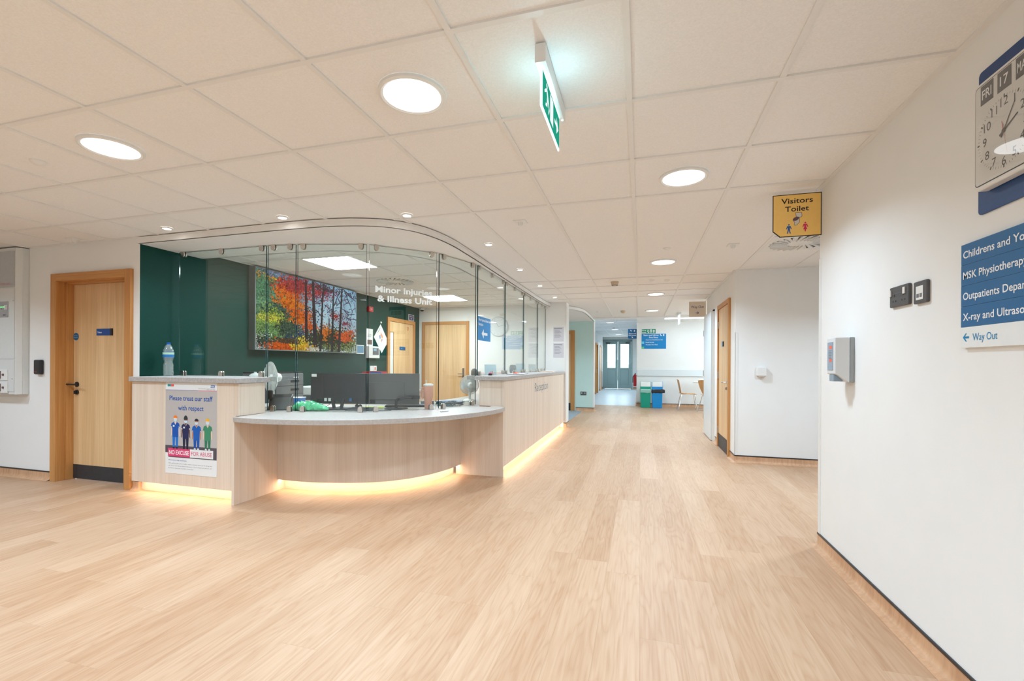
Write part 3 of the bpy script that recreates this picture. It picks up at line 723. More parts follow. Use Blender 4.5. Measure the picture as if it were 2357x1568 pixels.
swirl('square ceiling diffuser with swirl slots below the yellow toilet sign', 1.447, 4.872)
swirl('square ceiling diffuser with swirl slots in the office ceiling, behind the glass', -3.353, 5.715)

# ------------------------------------------------------------ counters
CT = 0.04
D_OUT = spline([(-3.262,2.985),(-2.98,2.955),(-2.66,2.985),(-2.32,3.08),(-1.98,3.265),(-1.68,3.55),(-1.47,3.96),(-1.375,4.30),(-1.37,4.56)], 6)
KNEE = spline([(-3.2625,3.47),(-2.97,3.465),(-2.7,3.51),(-2.42,3.60),(-2.18,3.76),(-2.0,4.02),(-1.90,4.32),(-1.87,4.566)], 6)
PLIN = spline([(-3.2625,3.565),(-2.95,3.555),(-2.70,3.60),(-2.46,3.685),(-2.245,3.83),(-2.08,4.06),(-1.985,4.34),(-1.955,4.567)], 6)
t = thing('reception_counter', 'pale timber counter front at the left carrying the staff respect poster', 'counter', (-3.9,3.1,0))
def L(mb): # shift to local coordinates of the counter root
    mb.v = [(x+3.9, y-3.1, z) for x, y, z in mb.v]; return mb
mb = MB(); mb.box(-4.49,-3.292,3.04,3.06,0.105,1.018); mb.box(-3.292,-3.262,3.04,3.06,0.744,1.018); obj('front_panel', L(mb), VEN, t, bev=0.001)
mb = MB(); mb.box(-3.29,-3.262,3.06,3.32,0.744,1.018); obj('side_panel', L(mb), VEN, t, bev=0.001)
mb = MB(); mb.box(-4.49,-3.29,3.13,3.15,0,0.105); obj('plinth', L(mb), PLINTHM, t)
mb = MB(); mb.add([(-4.46,3.065,0.101),(-3.32,3.065,0.101),(-3.32,3.085,0.101),(-4.46,3.085,0.101)], [(3,2,1,0)]); obj('light_strip', L(mb), STRIP, t, label='warm light strip under the front')
mb = MB(); mb.box(-4.49,-3.295,3.06,3.32,1.0,1.018); obj('carcass', L(mb), VEN, t)
mb = MB(); mb.prism([(-4.498,3.015),(-3.25,3.015),(-3.25,3.36),(-3.375,3.44),(-3.375,3.56),(-4.498,3.56)],1.02,1.062)
tag(obj('countertop', mb, STONE, None, bev=0.002), 'grey laminate top of the high counter at the left, with the water bottle', 'countertop')
# the low curved desk
t = thing('reception_desk', 'low curved pale timber desk with knee space and glowing plinth', 'desk', (-2.3,3.8,0))
def L2(mb): mb.v = [(x+2.3, y-3.8, z) for x, y, z in mb.v]; return mb
mb = MB(); mb.box(-3.290,-3.262,3.0,3.60,0.0,0.70); obj('end_panel', L2(mb), VEN, t, bev=0.001)
mb = MB(); mb.box(-1.925,-1.392,4.565,4.585,0.0,0.70); obj('end_panel', L2(mb), VEN, t, bev=0.001)
mb = MB(); mb.strip(KNEE, 0.105, 0.70, 0.018); obj('front_panel', L2(mb), VEN, t, smooth=True)
mb = MB(); mb.strip(PLIN, 0, 0.105, 0.015); obj('plinth', L2(mb), PLINTHM, t, smooth=True)
K1, K2 = offset(KNEE, 0.024), offset(KNEE, 0.044); n = len(K1); mb = MB()
mb.add([(x,y,0.101) for x,y in K1]+[(x,y,0.101) for x,y in K2], [(n+i,n+i+1,i+1,i) for i in range(n-1)]); obj('light_strip', L2(mb), STRIP, t, label='warm light strip following the curve')
IN = [(-1.372,4.562),(-1.66,4.562),(-1.68,4.62),(-1.68,8.45),(-2.35,8.45),(-2.35,5.5),(-2.42,5.0),(-2.62,4.62),(-2.95,4.36),(-3.35,4.25),(-3.60,4.25),(-3.60,3.34),(-3.30,3.34),(-3.262,3.34)]
mb = MB(); mb.prism(list(D_OUT)+IN[1:],0.70,0.741)
tag(obj('desktop', mb, M('pale_grey_laminate',(0.475,0.44,0.41),0.4,noise=0.10,scale=60), None, bev=0.0015), 'curved grey desktop of the low reception desk', 'desktop')
# reception side
t = thing('reception_counter', 'long pale timber counter lettered Reception along the passage', 'counter', (-1.5,6.5,0))
def L3(mb): mb.v = [(x+1.5, y-6.5, z) for x, y, z in mb.v]; return mb
VCOOL = VEN
mb = MB(); mb.box(-1.412,-1.392,4.587,8.49,0.105,1.018); fp = obj('front_panel', L3(mb), VCOOL, t, bev=0.001)
mb = MB(); mb.box(-1.66,-1.413,4.587,4.607,0.745,1.018); obj('end_panel', L3(mb), VEN, t, bev=0.001)
mb = MB(); mb.box(-1.48,-1.465,4.61,8.49,0,0.105); obj('plinth', L3(mb), PLINTHM, t)
mb = MB(); mb.add([(-1.416,4.62,0.101),(-1.436,4.62,0.101),(-1.436,8.47,0.101),(-1.416,8.47,0.101)], [(0,1,2,3)]); obj('light_strip', L3(mb), STRIP, t, label='warm light strip under the front')
mb = MB(); mb.box(-1.68,-1.413,4.61,8.49,1.0,1.018); mb.box(-1.678,-1.66,4.62,8.49,0.742,1.0); obj('carcass', L3(mb), VEN, t)
e = bpy.data.objects.new('lettering_base', None)
le = text('lettering', 'Reception', 0, 0, 0.125, M('lettering_grey', srgb(110,125,135), 0.4), t, width=0.90, bold=-0.002)
for v in le.data.vertices: v.co = (0.1085, v.co.x-0.45, v.co.z+0.815)
le.parent = fp
mb = MB(); mb.prism([(-1.372,4.562),(-1.372,8.485),(-1.88,8.485),(-1.88,4.76),(-1.715,4.70),(-1.715,4.562)],1.02,1.062)
tag(obj('countertop', mb, STONE, None, bev=0.002), 'grey laminate top of the long high counter by the passage', 'countertop')
# back desk along the green wall
t = thing('back_desk', 'fitted back desk along the green office wall carrying the printers', 'desk', (-4.0,5.4,0))
mb = MB(); mb.box(-4.495,-3.62,3.55,7.2,0.70,0.74); mb.v = [(x+4, y-5.4, z) for x, y, z in mb.v]; obj('worktop', mb, MATS['pale_grey_laminate'], t)
mb = MB(); mb.box(-3.66,-3.64,4.3,7.2,0.0,0.70); mb.box(-4.4,-3.66,7.18,7.2,0,0.70); mb.v = [(x+4, y-5.4, z) for x, y, z in mb.v]; obj('drawer_front', mb, VEN, t)

# ------------------------------------------------------------ glass screen
PANES = [((-4.45,3.45),(-3.385,3.455),1.068,(0.05,0.50,0.95),'leftmost glass screen panel, above the poster counter'),
         ((-3.367,3.455),(-3.08,3.487),0.748,(0.2,0.8),'narrow glass screen panel, second from the left'),
         ((-3.062,3.49),(-2.44,3.652),0.748,(0.08,0.92),'glass screen panel before the two monitors, third from the left'),
         ((-2.422,3.665),(-1.955,4.122),0.748,(0.1,0.92),'glass screen panel lettered Minor Injuries & Illness Unit'),
         ((-1.94,4.142),(-1.757,4.70),0.748,(0.12,0.9),'glass screen panel at the right end of the curved desk'),
         ((-1.748,4.735),(-1.748,5.775),1.068,(0.06,0.5,0.94),'glass screen panel carrying the blue arrow sign'),
         ((-1.748,5.80),(-1.748,6.77),1.068,(0.06,0.5,0.94),'glass screen panel over the long counter, seventh from the left'),
         ((-1.748,6.795),(-1.748,7.755),1.068,(0.06,0.5,0.94),'glass screen panel over the long counter, eighth from the left'),
         ((-1.748,7.78),(-1.748,8.47),1.068,(0.08,0.5,0.92),'last glass screen panel, against the notice pier')]
def panes():
    out = []
    for (a, b, z0, cl, lb) in PANES:
        a = Vector(a); b = Vector(b); L_ = (b-a).length; rz = math.degrees(math.atan2(b.y-a.y, b.x-a.x))
        t = thing('glass_screen', lb, 'glass screen', (a.x,a.y,z0), rz, 'frameless glass screen panels')
        H_ = SZ-0.006-z0
        mb = MB(); th = 0.006
        mb.add([(0,-th,0),(L_,-th,0),(L_,th,0),(0,th,0),(0,-th,H_),(L_,-th,H_),(L_,th,H_),(0,th,H_)], [(0,1,5,4),(2,3,7,6)])
        mb.m = 1; mb.add([(0,-th,0),(L_,-th,0),(L_,th,0),(0,th,0),(0,-th,H_),(L_,-th,H_),(L_,th,H_),(0,th,H_)], [(0,3,2,1),(4,5,6,7),(1,2,6,5),(3,0,4,7)])
        obj('pane', mb, [PANE, PEDGE], t)
        for f in cl:
            x = f*L_
            for top in (True, False):
                mb = MB(); w = 0.021
                if top: pr = [(x-w,H_+0.0055),(x-w,H_-0.026)] + circ(x,H_-0.026,w,9,180,360)[1:] + [(x+w,H_+0.0055)]
                else: pr = [(x-w,-0.0055),(x+w,-0.0055),(x+w,0.026)] + circ(x,0.026,w,9,0,180)[1:]
                mb.slab(pr, -0.017, -0.0062); mb.slab(pr, 0.0062, 0.017)
                obj('clamp', mb, CHROME, t, bev=0.0015)
        out.append(t)
    return out
PT = panes()
text('lettering', 'Minor Injuries', 0.055, 1.862-0.748, 0.058, VINYL, PT[3], width=0.55, y=-0.0070, bold=0.03)
text('lettering', '& Illness Unit', 0.075, 1.776-0.748, 0.058, VINYL, PT[3], width=0.53, y=-0.0070, bold=0.03)
s = thing('glass_sign', 'blue sign with white left arrow stuck on the glass above the long counter', 'sign', (-1.7415,4.95,1.595), 90)
mb = MB(); mb.box(-0.215,0.215,-0.002,0.0,-0.135,0.135); obj('board', mb, BLUE2, s)
text('lettering', 'Minor Injuries & Illness Unit', -0.20, 0.085, 0.032, INKW, s, width=0.40, y=-0.0026, bold=0.015)
text('lettering', 'Reception', -0.20, 0.035, 0.032, INKW, s, width=0.15, y=-0.0026, bold=0.015)
fl_ = Flat(-0.0026); fl_.p([(-0.10,-0.055),(-0.03,0.0),(-0.03,-0.04),(0.10,-0.04),(0.10,-0.07),(-0.03,-0.07),(-0.03,-0.11)],0); obj('arrow', fl_, INKW, s)

# ------------------------------------------------------------ forest light box
def forest():
    t = thing('light_box', 'large glowing autumn forest picture on the green office wall', 'picture', (-4.5,4.326,1.35), 90)
    Wd, Hd, D = 1.99, 0.998, 0.10
    mb = MB(); mb.box(0,Wd,-D+0.002,0,0,Hd); obj('case', mb, M('case_grey', srgb(112,120,120), 0.4), t, bev=0.002)
    nx, nz = 400, 200; rs = np.random.RandomState(5)
    X, Z = np.meshgrid((np.arange(nx)+.5)/nx, (np.arange(nz)+.5)/nz)
    def lin(c): c = np.array(c)/255.0; return np.where(c <= .04045, c/12.92, ((c+.055)/1.055)**2.4)
    img = np.zeros((nz,nx,3)); sky = lin([150,205,240]); sky2 = lin([225,242,250])
    k = np.clip(Z,0,1)[...,None]; img[:] = sky2*(1-k)+sky*k
    shade = np.clip((0.62-X)/0.5,0,1)[...,None]; img = img*(1-shade)+lin([52,70,66])*shade
    def vn(n, s):
        g = rs.rand(int(s*n)+2, int(s*n*2)+2); gx = X*(g.shape[1]-1.001); gz = Z*(g.shape[0]-1.001)
        ix, iz = gx.astype(int), gz.astype(int); fx, fz = gx-ix, gz-iz
        return g[iz,ix]*(1-fx)*(1-fz)+g[iz,ix+1]*fx*(1-fz)+g[iz+1,ix]*(1-fx)*fz+g[iz+1,ix+1]*fx*fz
    img *= (0.75+0.5*vn(6,1))[...,None]
    def blob(cx, cz, rx, rz, col, n, size=1.6, jit=0.25):
        col = lin(col)
        for i in range(n):
            r = abs(rs.randn())*0.62; a = rs.rand()*6.283
            px = (cx+rx*r*math.cos(a))*nx; pz = (cz+rz*r*math.sin(a))*nz; w = size*(0.5+rs.rand()); h = size*(0.5+rs.rand())*0.8
            x0, x1, z0, z1 = int(px-w), int(px+w)+1, int(pz-h), int(pz+h)+1
            if x1 <= 0 or z1 <= 0 or x0 >= nx or z0 >= nz: continue
            img[max(z0,0):z1, max(x0,0):x1] = np.clip(col*(1+jit*(rs.rand()*2-1)*2.6)*(1+0.25*(rs.rand(3)-0.5)),0,1)
    def line(x0, z0, x1, z1, w0, w1, col):
        col = lin(col); n = int(260*max(abs(x1-x0)*2,abs(z1-z0)))+2
        for i in range(n):
            f = i/n; px = (x0+(x1-x0)*f)*nx+rs.randn()*0.25; pz = (z0+(z1-z0)*f)*nz; w = (w0+(w1-w0)*f)/2
            img[max(int(pz),0):int(pz)+2, max(int(round(px-w)),0):int(round(px+w))+1] = col*(0.8+0.4*rs.rand())
    # distance, undergrowth
    blob(0.32,0.22,0.14,0.16,(48,70,110),700); blob(0.30,0.45,0.2,0.2,(60,78,70),900)
    blob(0.75,0.18,0.30,0.16,(96,110,60),3200); blob(0.8,0.12,0.28,0.14,(140,150,80),1500,1.1); blob(0.7,0.2,0.25,0.14,(52,66,44),1600)
    blob(0.62,0.30,0.06,0.10,(230,120,40),260); blob(0.85,0.24,0.10,0.08,(236,92,30),480); blob(0.74,0.55,0.10,0.06,(180,62,48),200,1.0); blob(0.86,0.45,0.10,0.06,(150,60,80),160,0.9)
    blob(0.93,0.33,0.08,0.05,(214,96,60),120,1.0)
    # branches
    for i in range(150):
        x = 0.42+0.6*rs.rand(); z = 0.5+0.55*rs.rand(); a = rs.rand()*6.28; l = 0.04+0.10*rs.rand()
        line(x,z,x+l*math.cos(a)*0.6,z+l*math.sin(a),1.1,0.4,(70,52,84))
    blob(0.62,0.88,0.30,0.14,(150,60,110),500,0.8); blob(0.55,0.85,0.16,0.16,(170,50,60),420,1.0)
    # trunks
    for x0, x1, w in ((0.43,0.42,9),(0.52,0.49,13),(0.57,0.60,8),(0.70,0.715,8),(0.78,0.815,9)):
        line(x0,0.0,x1,1.0,w,w*0.55,(52,50,62))
    line(0.575,0.72,0.63,0.98,4,3,(56,50,62)); line(0.72,0.7,0.79,0.95,3,1.5,(58,50,66)); line(0.44,0.55,0.30,0.66,3,1,(56,48,52)); line(0.51,0.5,0.42,0.62,3,1,(52,46,52))
    line(0.85,0.98,0.95,0.65,2,1,(60,60,80)); line(0.84,0.98,0.99,0.84,2,1,(60,60,80))
    for z in (0.35,): 
        for x in (0.46,0.47,0.655,0.665): line(x,0.0,x+0.005,0.5,2,1,(60,56,56))
    blob(0.62,0.93,0.35,0.06,(70,52,60),500,0.8)
    # orange canopy
    blob(0.25,0.82,0.20,0.14,(206,70,40),1500); blob(0.36,0.90,0.14,0.10,(160,52,60),700); blob(0.2,0.72,0.12,0.07,(244,110,30),900)
    blob(0.27,0.62,0.13,0.06,(250,120,28),1000); blob(0.34,0.50,0.13,0.05,(244,104,32),800); blob(0.37,0.42,0.10,0.05,(240,112,36),600); blob(0.46,0.35,0.06,0.05,(236,100,44),220)
    blob(0.06,0.90,0.07,0.05,(240,160,40),220); blob(0.13,0.97,0.15,0.06,(120,140,170),300,1.1)
    # greens at the left
    blob(0.05,0.72,0.09,0.2,(84,138,104),1400); blob(0.06,0.5,0.08,0.14,(110,160,120),900); blob(0.16,0.48,0.10,0.10,(70,100,84),900)
    blob(0.10,0.34,0.13,0.16,(150,176,70),1500,1.3); blob(0.08,0.22,0.14,0.12,(120,160,96),1300,1.3); blob(0.12,0.40,0.10,0.05,(206,206,80),400,1.1)
    blob(0.25,0.28,0.08,0.10,(70,92,76),500); blob(0.05,0.08,0.08,0.10,(210,220,220),900,0.9); blob(0.06,0.1,0.09,0.1,(60,76,60),500,0.9)
    for x0, x1, w in ((0.43,0.42,11),(0.52,0.49,16),(0.57,0.60,8),(0.70,0.715,9),(0.78,0.815,11)): line(x0,0.0,x1,0.98,w,w*0.5,(56,50,58))
    # floor of leaves
    blob(0.24,0.05,0.14,0.06,(226,96,34),1500); blob(0.36,0.08,0.08,0.07,(244,196,50),700); blob(0.42,0.03,0.08,0.04,(232,170,50),400); blob(0.27,0.12,0.10,0.03,(96,78,56),400); blob(0.5,0.03,0.05,0.03,(220,210,190),200,1.0)
    img = np.clip(img*(0.70+0.5*rs.rand(nz,nx,1)),0,1)
    me = bpy.data.meshes.new('picture'); xs = np.linspace(0.012,Wd-0.012,nx+1); zs = np.linspace(0.012,Hd-0.012,nz+1)
    VX, VZ = np.meshgrid(xs, zs); V = np.stack([VX.ravel(), np.full(VX.size,-D), VZ.ravel()],1)
    idx = np.arange((nx+1)*(nz+1)).reshape(nz+1,nx+1)
    F = np.stack([idx[:-1,:-1].ravel(),idx[:-1,1:].ravel(),idx[1:,1:].ravel(),idx[1:,:-1].ravel()],1)
    me.from_pydata(V.tolist(), [], F.tolist())
    ca = me.color_attributes.new('picture','FLOAT_COLOR','CORNER')
    cc = np.concatenate([img.reshape(-1,3), np.ones((nx*nz,1))],1); ca.data.foreach_set('color', np.repeat(cc,4,axis=0).ravel())
    m, nt, out = new_mat('forest_print'); at = N(nt,'ShaderNodeAttribute',attribute_name='picture')
    em = N(nt,'ShaderNodeEmission'); em.inputs[1].default_value = 0.75; LK(nt,at.outputs[0],em.inputs[0]); LK(nt,em.outputs[0],out.inputs[0])
    me.materials.append(m); o = bpy.data.objects.new('picture', me); COL.objects.link(o); o.parent = t
forest()

# ------------------------------------------------------------ poster on the left counter
def poster():
    t = thing('poster', 'staff respect poster with four masked figures on the left counter front', 'poster', (-3.783,3.04,0.614))
    mb = MB(); mb.box(-0.292,0.292,-0.003,-0.0004,-0.404,0.404); sh = obj('sheet', mb, SIGNW, t)
    fg = Flat(-0.0034); mats = [M('poster_grey', srgb(190,185,182), 0.5, noise=0.01), M('poster_dark', srgb(84,76,88), 0.5, noise=0.01), M('poster_pink', srgb(226,64,116), 0.5, noise=0.01), SIGNW,
            M('strip_purple', srgb(130,110,170), 0.5), M('strip_pink', srgb(236,110,140), 0.5), M('logo_teal', srgb(0,150,150), 0.5), M('logo_red', srgb(240,90,60), 0.5)]
    fg.p(rect(-0.292,0.292,-0.26,0.337),0); fg.p(rect(-0.292,0.292,-0.26,-0.155),1,0.0003); fg.p(rect(-0.292,-0.255,-0.26,-0.22),3,0.0005); 
    fg.p(rect(-0.292,0.08,0.334,0.338),4,0.0003); fg.p(rect(0.08,0.292,0.334,0.338),5,0.0003)
    for i, x in enumerate((-0.258,-0.240,-0.222,-0.205)): fg.p(circ(x,0.377,0.011,16),(6,6,5,7)[i],0.0002+0.0001*i)
    fg.p(rect(-0.26,-0.005,-0.252,-0.180),2,0.0008); fg.p(rect(-0.005,0.255,-0.252,-0.180),3,0.0008)
    obj('print', fg, mats, sh)
    text('lettering','Please treat our staff',0,0.245,0.043,INKB,sh,width=0.49,align='CENTER',y=-0.0042,bold=0.012)
    text('lettering','with respect',0,0.160,0.043,INKB,sh,width=0.29,align='CENTER',y=-0.0042,bold=0.012)
    text('lettering','NO EXCUSE',-0.247,-0.234,0.037,INKW,sh,width=0.23,y=-0.0048,bold=0.025)
    text('lettering','FOR ABUSE',0.010,-0.234,0.037,mats[2],sh,width=0.23,y=-0.0048)
    text('lettering',"We're here to help, not be hurt",-0.255,-0.290,0.011,INKB,sh,width=0.21,y=-0.0034,bold=0.01)
    for i, (l, w) in enumerate((("NHS staff shouldn't have to suffer verbal or physical abuse just for doing their",0.50),("job. We do not tolerate abusive behaviour. If you do abuse our staff you will",0.49),("be asked to leave and could face prosecution",0.29))):
        text('lettering',l,-0.255,-0.318-0.021*i,0.009,INKG,sh,width=w,y=-0.0034)
    nb = Flat(-0.0034); nb.p([(0.222,0.362),(0.266,0.362),(0.270,0.384),(0.226,0.384)],0); obj('logo', nb, M('logo_blue', srgb(0,94,184),0.5), sh)
    text('lettering','NHS',0.2275,0.3655,0.014,INKW,sh,width=0.036,y=-0.0038,bold=0.03)
    text('lettering','Gloucestershire Health and Care',0.27,0.3495,0.006,INKK,sh,width=0.185,align='RIGHT',y=-0.0034)
    text('lettering','NHS Foundation Trust',0.27,0.341,0.006,INKG,sh,width=0.095,align='RIGHT',y=-0.0034)
    sk = [srgb(244,214,196),srgb(112,66,50),srgb(196,124,90),srgb(246,206,176)]
    tops = [srgb(0,84,178),srgb(26,34,84),srgb(0,92,182),srgb(58,140,104)]; legs = [srgb(0,112,204),srgb(22,28,64),srgb(0,82,170),srgb(44,120,92)]
    hair = [srgb(252,126,10),srgb(44,54,52),srgb(40,34,40),srgb(240,184,20)]
    shoe = [srgb(16,16,18)]*2+[srgb(235,235,238)]*2
    for i, (cx, zt) in enumerate(((-0.175,0.085),(-0.055,0.075),(0.068,0.065),(0.192,0.07))):
        F_ = Flat(-0.0040); ms = [M('fig_skin_%d'%i,sk[i],0.6), M('fig_top_%d'%i,tops[i],0.6), M('fig_leg_%d'%i,legs[i],0.6), M('fig_hair_%d'%i,hair[i],0.6), M('fig_shoe_%d'%i,shoe[i],0.6), M('fig_mask',srgb(205,226,240),0.6), INKW]
        b = -0.175
        for sgn in (-1,1):
            F_.p([(cx+sgn*0.047,zt-0.085),(cx+sgn*0.034,zt-0.085),(cx+sgn*0.042,zt-0.15),(cx+sgn*0.052,zt-0.16)][::sgn],0,0.0001)
            F_.p([(cx+sgn*0.002,zt-0.16),(cx+sgn*0.034,zt-0.16),(cx+sgn*0.030,b+0.004),(cx+sgn*0.008,b+0.004)][::-sgn],2,0.0001)
            F_.p(circ(cx+sgn*0.019,b,0.012,10,0,360,0.009),4,0.0002)
        F_.p([(cx-0.034,zt-0.165),(cx+0.034,zt-0.165),(cx+0.036,zt-0.10),(cx+0.038,zt-0.075),(cx+0.054,zt-0.082),(cx+0.044,zt-0.045),(cx+0.018,zt-0.032),(cx,zt-0.058),(cx-0.018,zt-0.032),(cx-0.044,zt-0.045),(cx-0.054,zt-0.082),(cx-0.038,zt-0.075),(cx-0.036,zt-0.10)],1,0.0003)
        F_.p([(cx-0.008,zt-0.035),(cx,zt-0.057),(cx+0.008,zt-0.035),(cx+0.007,zt-0.02),(cx-0.007,zt-0.02)],0,0.0004)
        F_.p(circ(cx,zt-0.005,0.020,18,0,360,0.025),0,0.0004)
        F_.p(circ(cx,zt+0.004,0.023,14,0,180,0.022 if i != 1 else 0.036),3,0.0005)
        F_.p([(cx-0.020,zt-0.004),(cx-0.016,zt-0.022),(cx,zt-0.030),(cx+0.016,zt-0.022),(cx+0.020,zt-0.004)],5,0.0006)
        if i < 2: F_.p(rect(cx-0.028,cx-0.010,zt-0.075,zt-0.06),6,0.0005); F_.p([(cx-0.053,zt-0.081),(cx-0.039,zt-0.074),(cx-0.040,zt-0.070),(cx-0.054,zt-0.077)],6,0.0005); F_.p([(cx+0.039,zt-0.074),(cx+0.053,zt-0.081),(cx+0.054,zt-0.077),(cx+0.040,zt-0.070)],6,0.0005)
        obj('figure', F_, ms, sh)
poster()

# ------------------------------------------------------------ left wall: cabinet, card reader
t = thing('electrical_cabinet', 'large white metal cabinet with status panel, cut off by the left edge', 'cabinet', (-6.04,3.11,0.86))
mb = MB(); mb.box(-1.0,0,-0.05,0,0,1.49); mb.prism([(-1.0,-0.09),(-0.035,-0.09),(0,-0.05),(-1.0,-0.05)],0,1.49)
obj('case', mb, M('cabinet_white',(0.70,0.72,0.71),0.3,noise=0.01), t, bev=0.004)
mb = MB(); mb.box(-0.95,-0.045,-0.094,-0.0905,1.09,1.455); obj('window_panel', mb, M('cabinet_window',(0.50,0.51,0.52),0.12), t)
mb = MB(); mb.box(-0.95,-0.045,-0.094,-0.0905,0.36,1.08); dr = obj('door_panel', mb, MATS['cabinet_white'], t, bev=0.002)
mb = MB(); mb.box(-0.95,-0.045,-0.094,-0.0905,0.03,0.35); dr2 = obj('breaker_panel', mb, MATS['cabinet_white'], t, bev=0.002)
mb = MB(); mb.box(-0.60,-0.135,-0.099,-0.0945,0.785,0.945); lp = obj('display', mb, M('display_grey',(0.36,0.37,0.38),0.4), dr, bev=0.001)
mb = MB()
for x in (-0.30,-0.27,-0.24,-0.21): mb.box(x,x+0.02,-0.1005,-0.099,0.885,0.893)
obj('green_led', mb, EM('led_green',(0.1,1,0.2,1),2.0), lp)
mb = MB()
for x in (-0.30,-0.27,-0.24): mb.box(x,x+0.012,-0.1005,-0.099,0.868,0.874)
obj('red_led', mb, M('led_red_off',(0.3,0.03,0.03),0.4), lp)
mb = MB(); 
for x in (-0.185,-0.165): mb.box(x,x+0.014,-0.1005,-0.099,0.862,0.908)
obj('indicator', mb, WHITE, lp)
text('lettering','NOTI',-0.205,0.800,0.014,INKK,lp,width=0.04,y=-0.0995,bold=0.03)
text('lettering','RON 200',-0.27,1.112,0.024,M('faded_red_ink',srgb(196,130,140),0.5),t,width=0.155,y=-0.0945)
mb = MB()
for x, z in ((-0.06,1.27),(-0.06,0.95),(-0.07,0.16)): mb.lathe([(0.006,-0.096),(0.006,-0.094)],10,(x,0,z),'Y')
obj('screw', mb, CHROME, t)
for z in (0.20,0.07):
    mb = MB(); mb.box(-0.40,-0.135,-0.100,-0.0945,z-0.055,z+0.055); q = obj('switch_plate', mb, WHITE, dr2, bev=0.001)
    mb = MB(); mb.box(-0.33,-0.235,-0.112,-0.100,z-0.038,z+0.038); mb.lathe([(0.011,-0.108),(0.011,-0.100)],14,(-0.195,0,z),'Y'); obj('switch', mb, M('brown_switch',(0.16,0.10,0.09),0.4), dr2)
t = thing('card_reader', 'small black card reader on the wall left of the first oak door', 'card reader', (-5.86,3.11,1.14))
mb = MB(); mb.box(-0.05,0.05,-0.035,0,-0.074,0.074); obj('body', mb, BLACK, t, bev=0.012, seg=3)
mb = MB(); mb.box(-0.032,0.008,-0.0365,-0.035,-0.052,-0.047); obj('indicator', mb, M('led_dim_red',(0.5,0.04,0.03),0.4), t)

# ------------------------------------------------------------ right wall items
RW = 1.138
def wall_thing(name, label, cat, Y, z, X=RW, rz=-90, group=None): return thing(name, label, cat, (X,Y,z), rz, group)
t = wall_thing('backboard', 'dark blue rounded backing board behind the calendar clock', 'board', 1.795, 1.968)
mb = MB(); mb.slab(rrect(-0.17,0.17,-0.248,0.247,0.015),-0.006,0); obj('board', mb, NAVY, t, bev=0.001)
t = wall_thing('wall_clock', 'white square calendar clock showing FRI 17 on the right wall', 'clock', 1.79, 1.938, RW-0.006)
mb = MB(); mb.slab(rrect(-0.14,0.14,-0.150,0.212,0.022),-0.034,0); obj('case', mb, M('clock_white',(0.80,0.80,0.78),0.3,noise=0.01), t, bev=0.006, seg=3)
mb = MB(); mb.slab(rrect(-0.129,0.129,-0.136,0.200,0.012),-0.0350,-0.0335); obj('bezel_shadow', mb, M('bezel_shade',(0.04,0.04,0.045),0.3), t)  # dark rim round the dial, bezel shade put into its colour
mb = MB(); mb.slab(rrect(-0.126,0.126,-0.133,0.197,0.011),-0.0358,-0.034); face = obj('dial', mb, M('dial_white',(0.72,0.72,0.70),0.5,noise=0.01), t)
for i, (bx, tx, w) in enumerate(((-0.074,'FRI',0.042),(0.0,'17',0.034),(0.074,'MAY',0.044))):
    mb = MB(); mb.slab(rect(bx-0.028,bx+0.028,0.130,0.194),-0.0366,-0.0358); obj('calendar_flap', mb, INKK, face)
    text('lettering',tx,bx,0.147,0.031,INKW,face,width=w,align='CENTER',y=-0.0370,bold=0.01)
for k in range(1,13):
    a = math.radians(90-30*k); text('numeral',str(k),0.083*math.cos(a),0.094*math.sin(a)-0.014,0.029,INKK,face,align='CENTER',y=-0.0362)
mb = MB()
for k in range(60):
    a = math.radians(6*k); r0 = 0.106; l = 0.007 if k % 5 else 0.010; w = 0.0006 if k % 5 else 0.0025
    c, s_ = math.cos(a), math.sin(a); e = 1.12 if abs(s_) > abs(c) else 1.0
    mb.add([(r0*c-w*s_,-0.0362,(r0*s_+w*c)),(r0*c+w*s_,-0.0362,(r0*s_-w*c)),((r0+l)*c+w*s_,-0.0362,((r0+l)*s_-w*c)),((r0+l)*c-w*s_,-0.0362,((r0+l)*s_+w*c))],[(0,1,2,3)])
obj('minute_track', mb, INKK, face)
def hand(name, ang, L0, L1, w, mat, y):
    a = math.radians(90-ang); c, s_ = math.cos(a), math.sin(a); mb = MB()
    mb.add([(-L0*c-w*s_,y,-L0*s_+w*c),(-L0*c+w*s_,y,-L0*s_-w*c),(L1*c+w*.5*s_,y,L1*s_-w*.5*c),(L1*c-w*.5*s_,y,L1*s_+w*.5*c)],[(0,1,2,3)]); obj(name, mb, mat, face)
hand('hour_hand',62,0.02,0.062,0.004,INKK,-0.0370); hand('minute_hand',31,0.02,0.088,0.0028,INKK,-0.0374)
hand('second_hand',168,0.030,0.075,0.0008,M('red_hand',srgb(190,60,60),0.5),-0.0378)
mb = MB(); mb.lathe([(0.007,-0.0385),(0.007,-0.0365)],16,(0,0,0),'Y'); obj('hub', mb, INKK, face)
hand('second_hand_tail',348,0.0,0.034,0.0022,MATS['red_hand'],-0.0379)
mb = MB(); mb.box(-0.10,0.10,-0.0430,-0.0422,-0.128,0.192); obj('cover_glass', mb, glassy('clock_glass',(0.98,0.98,0.98,1),1.5), t)

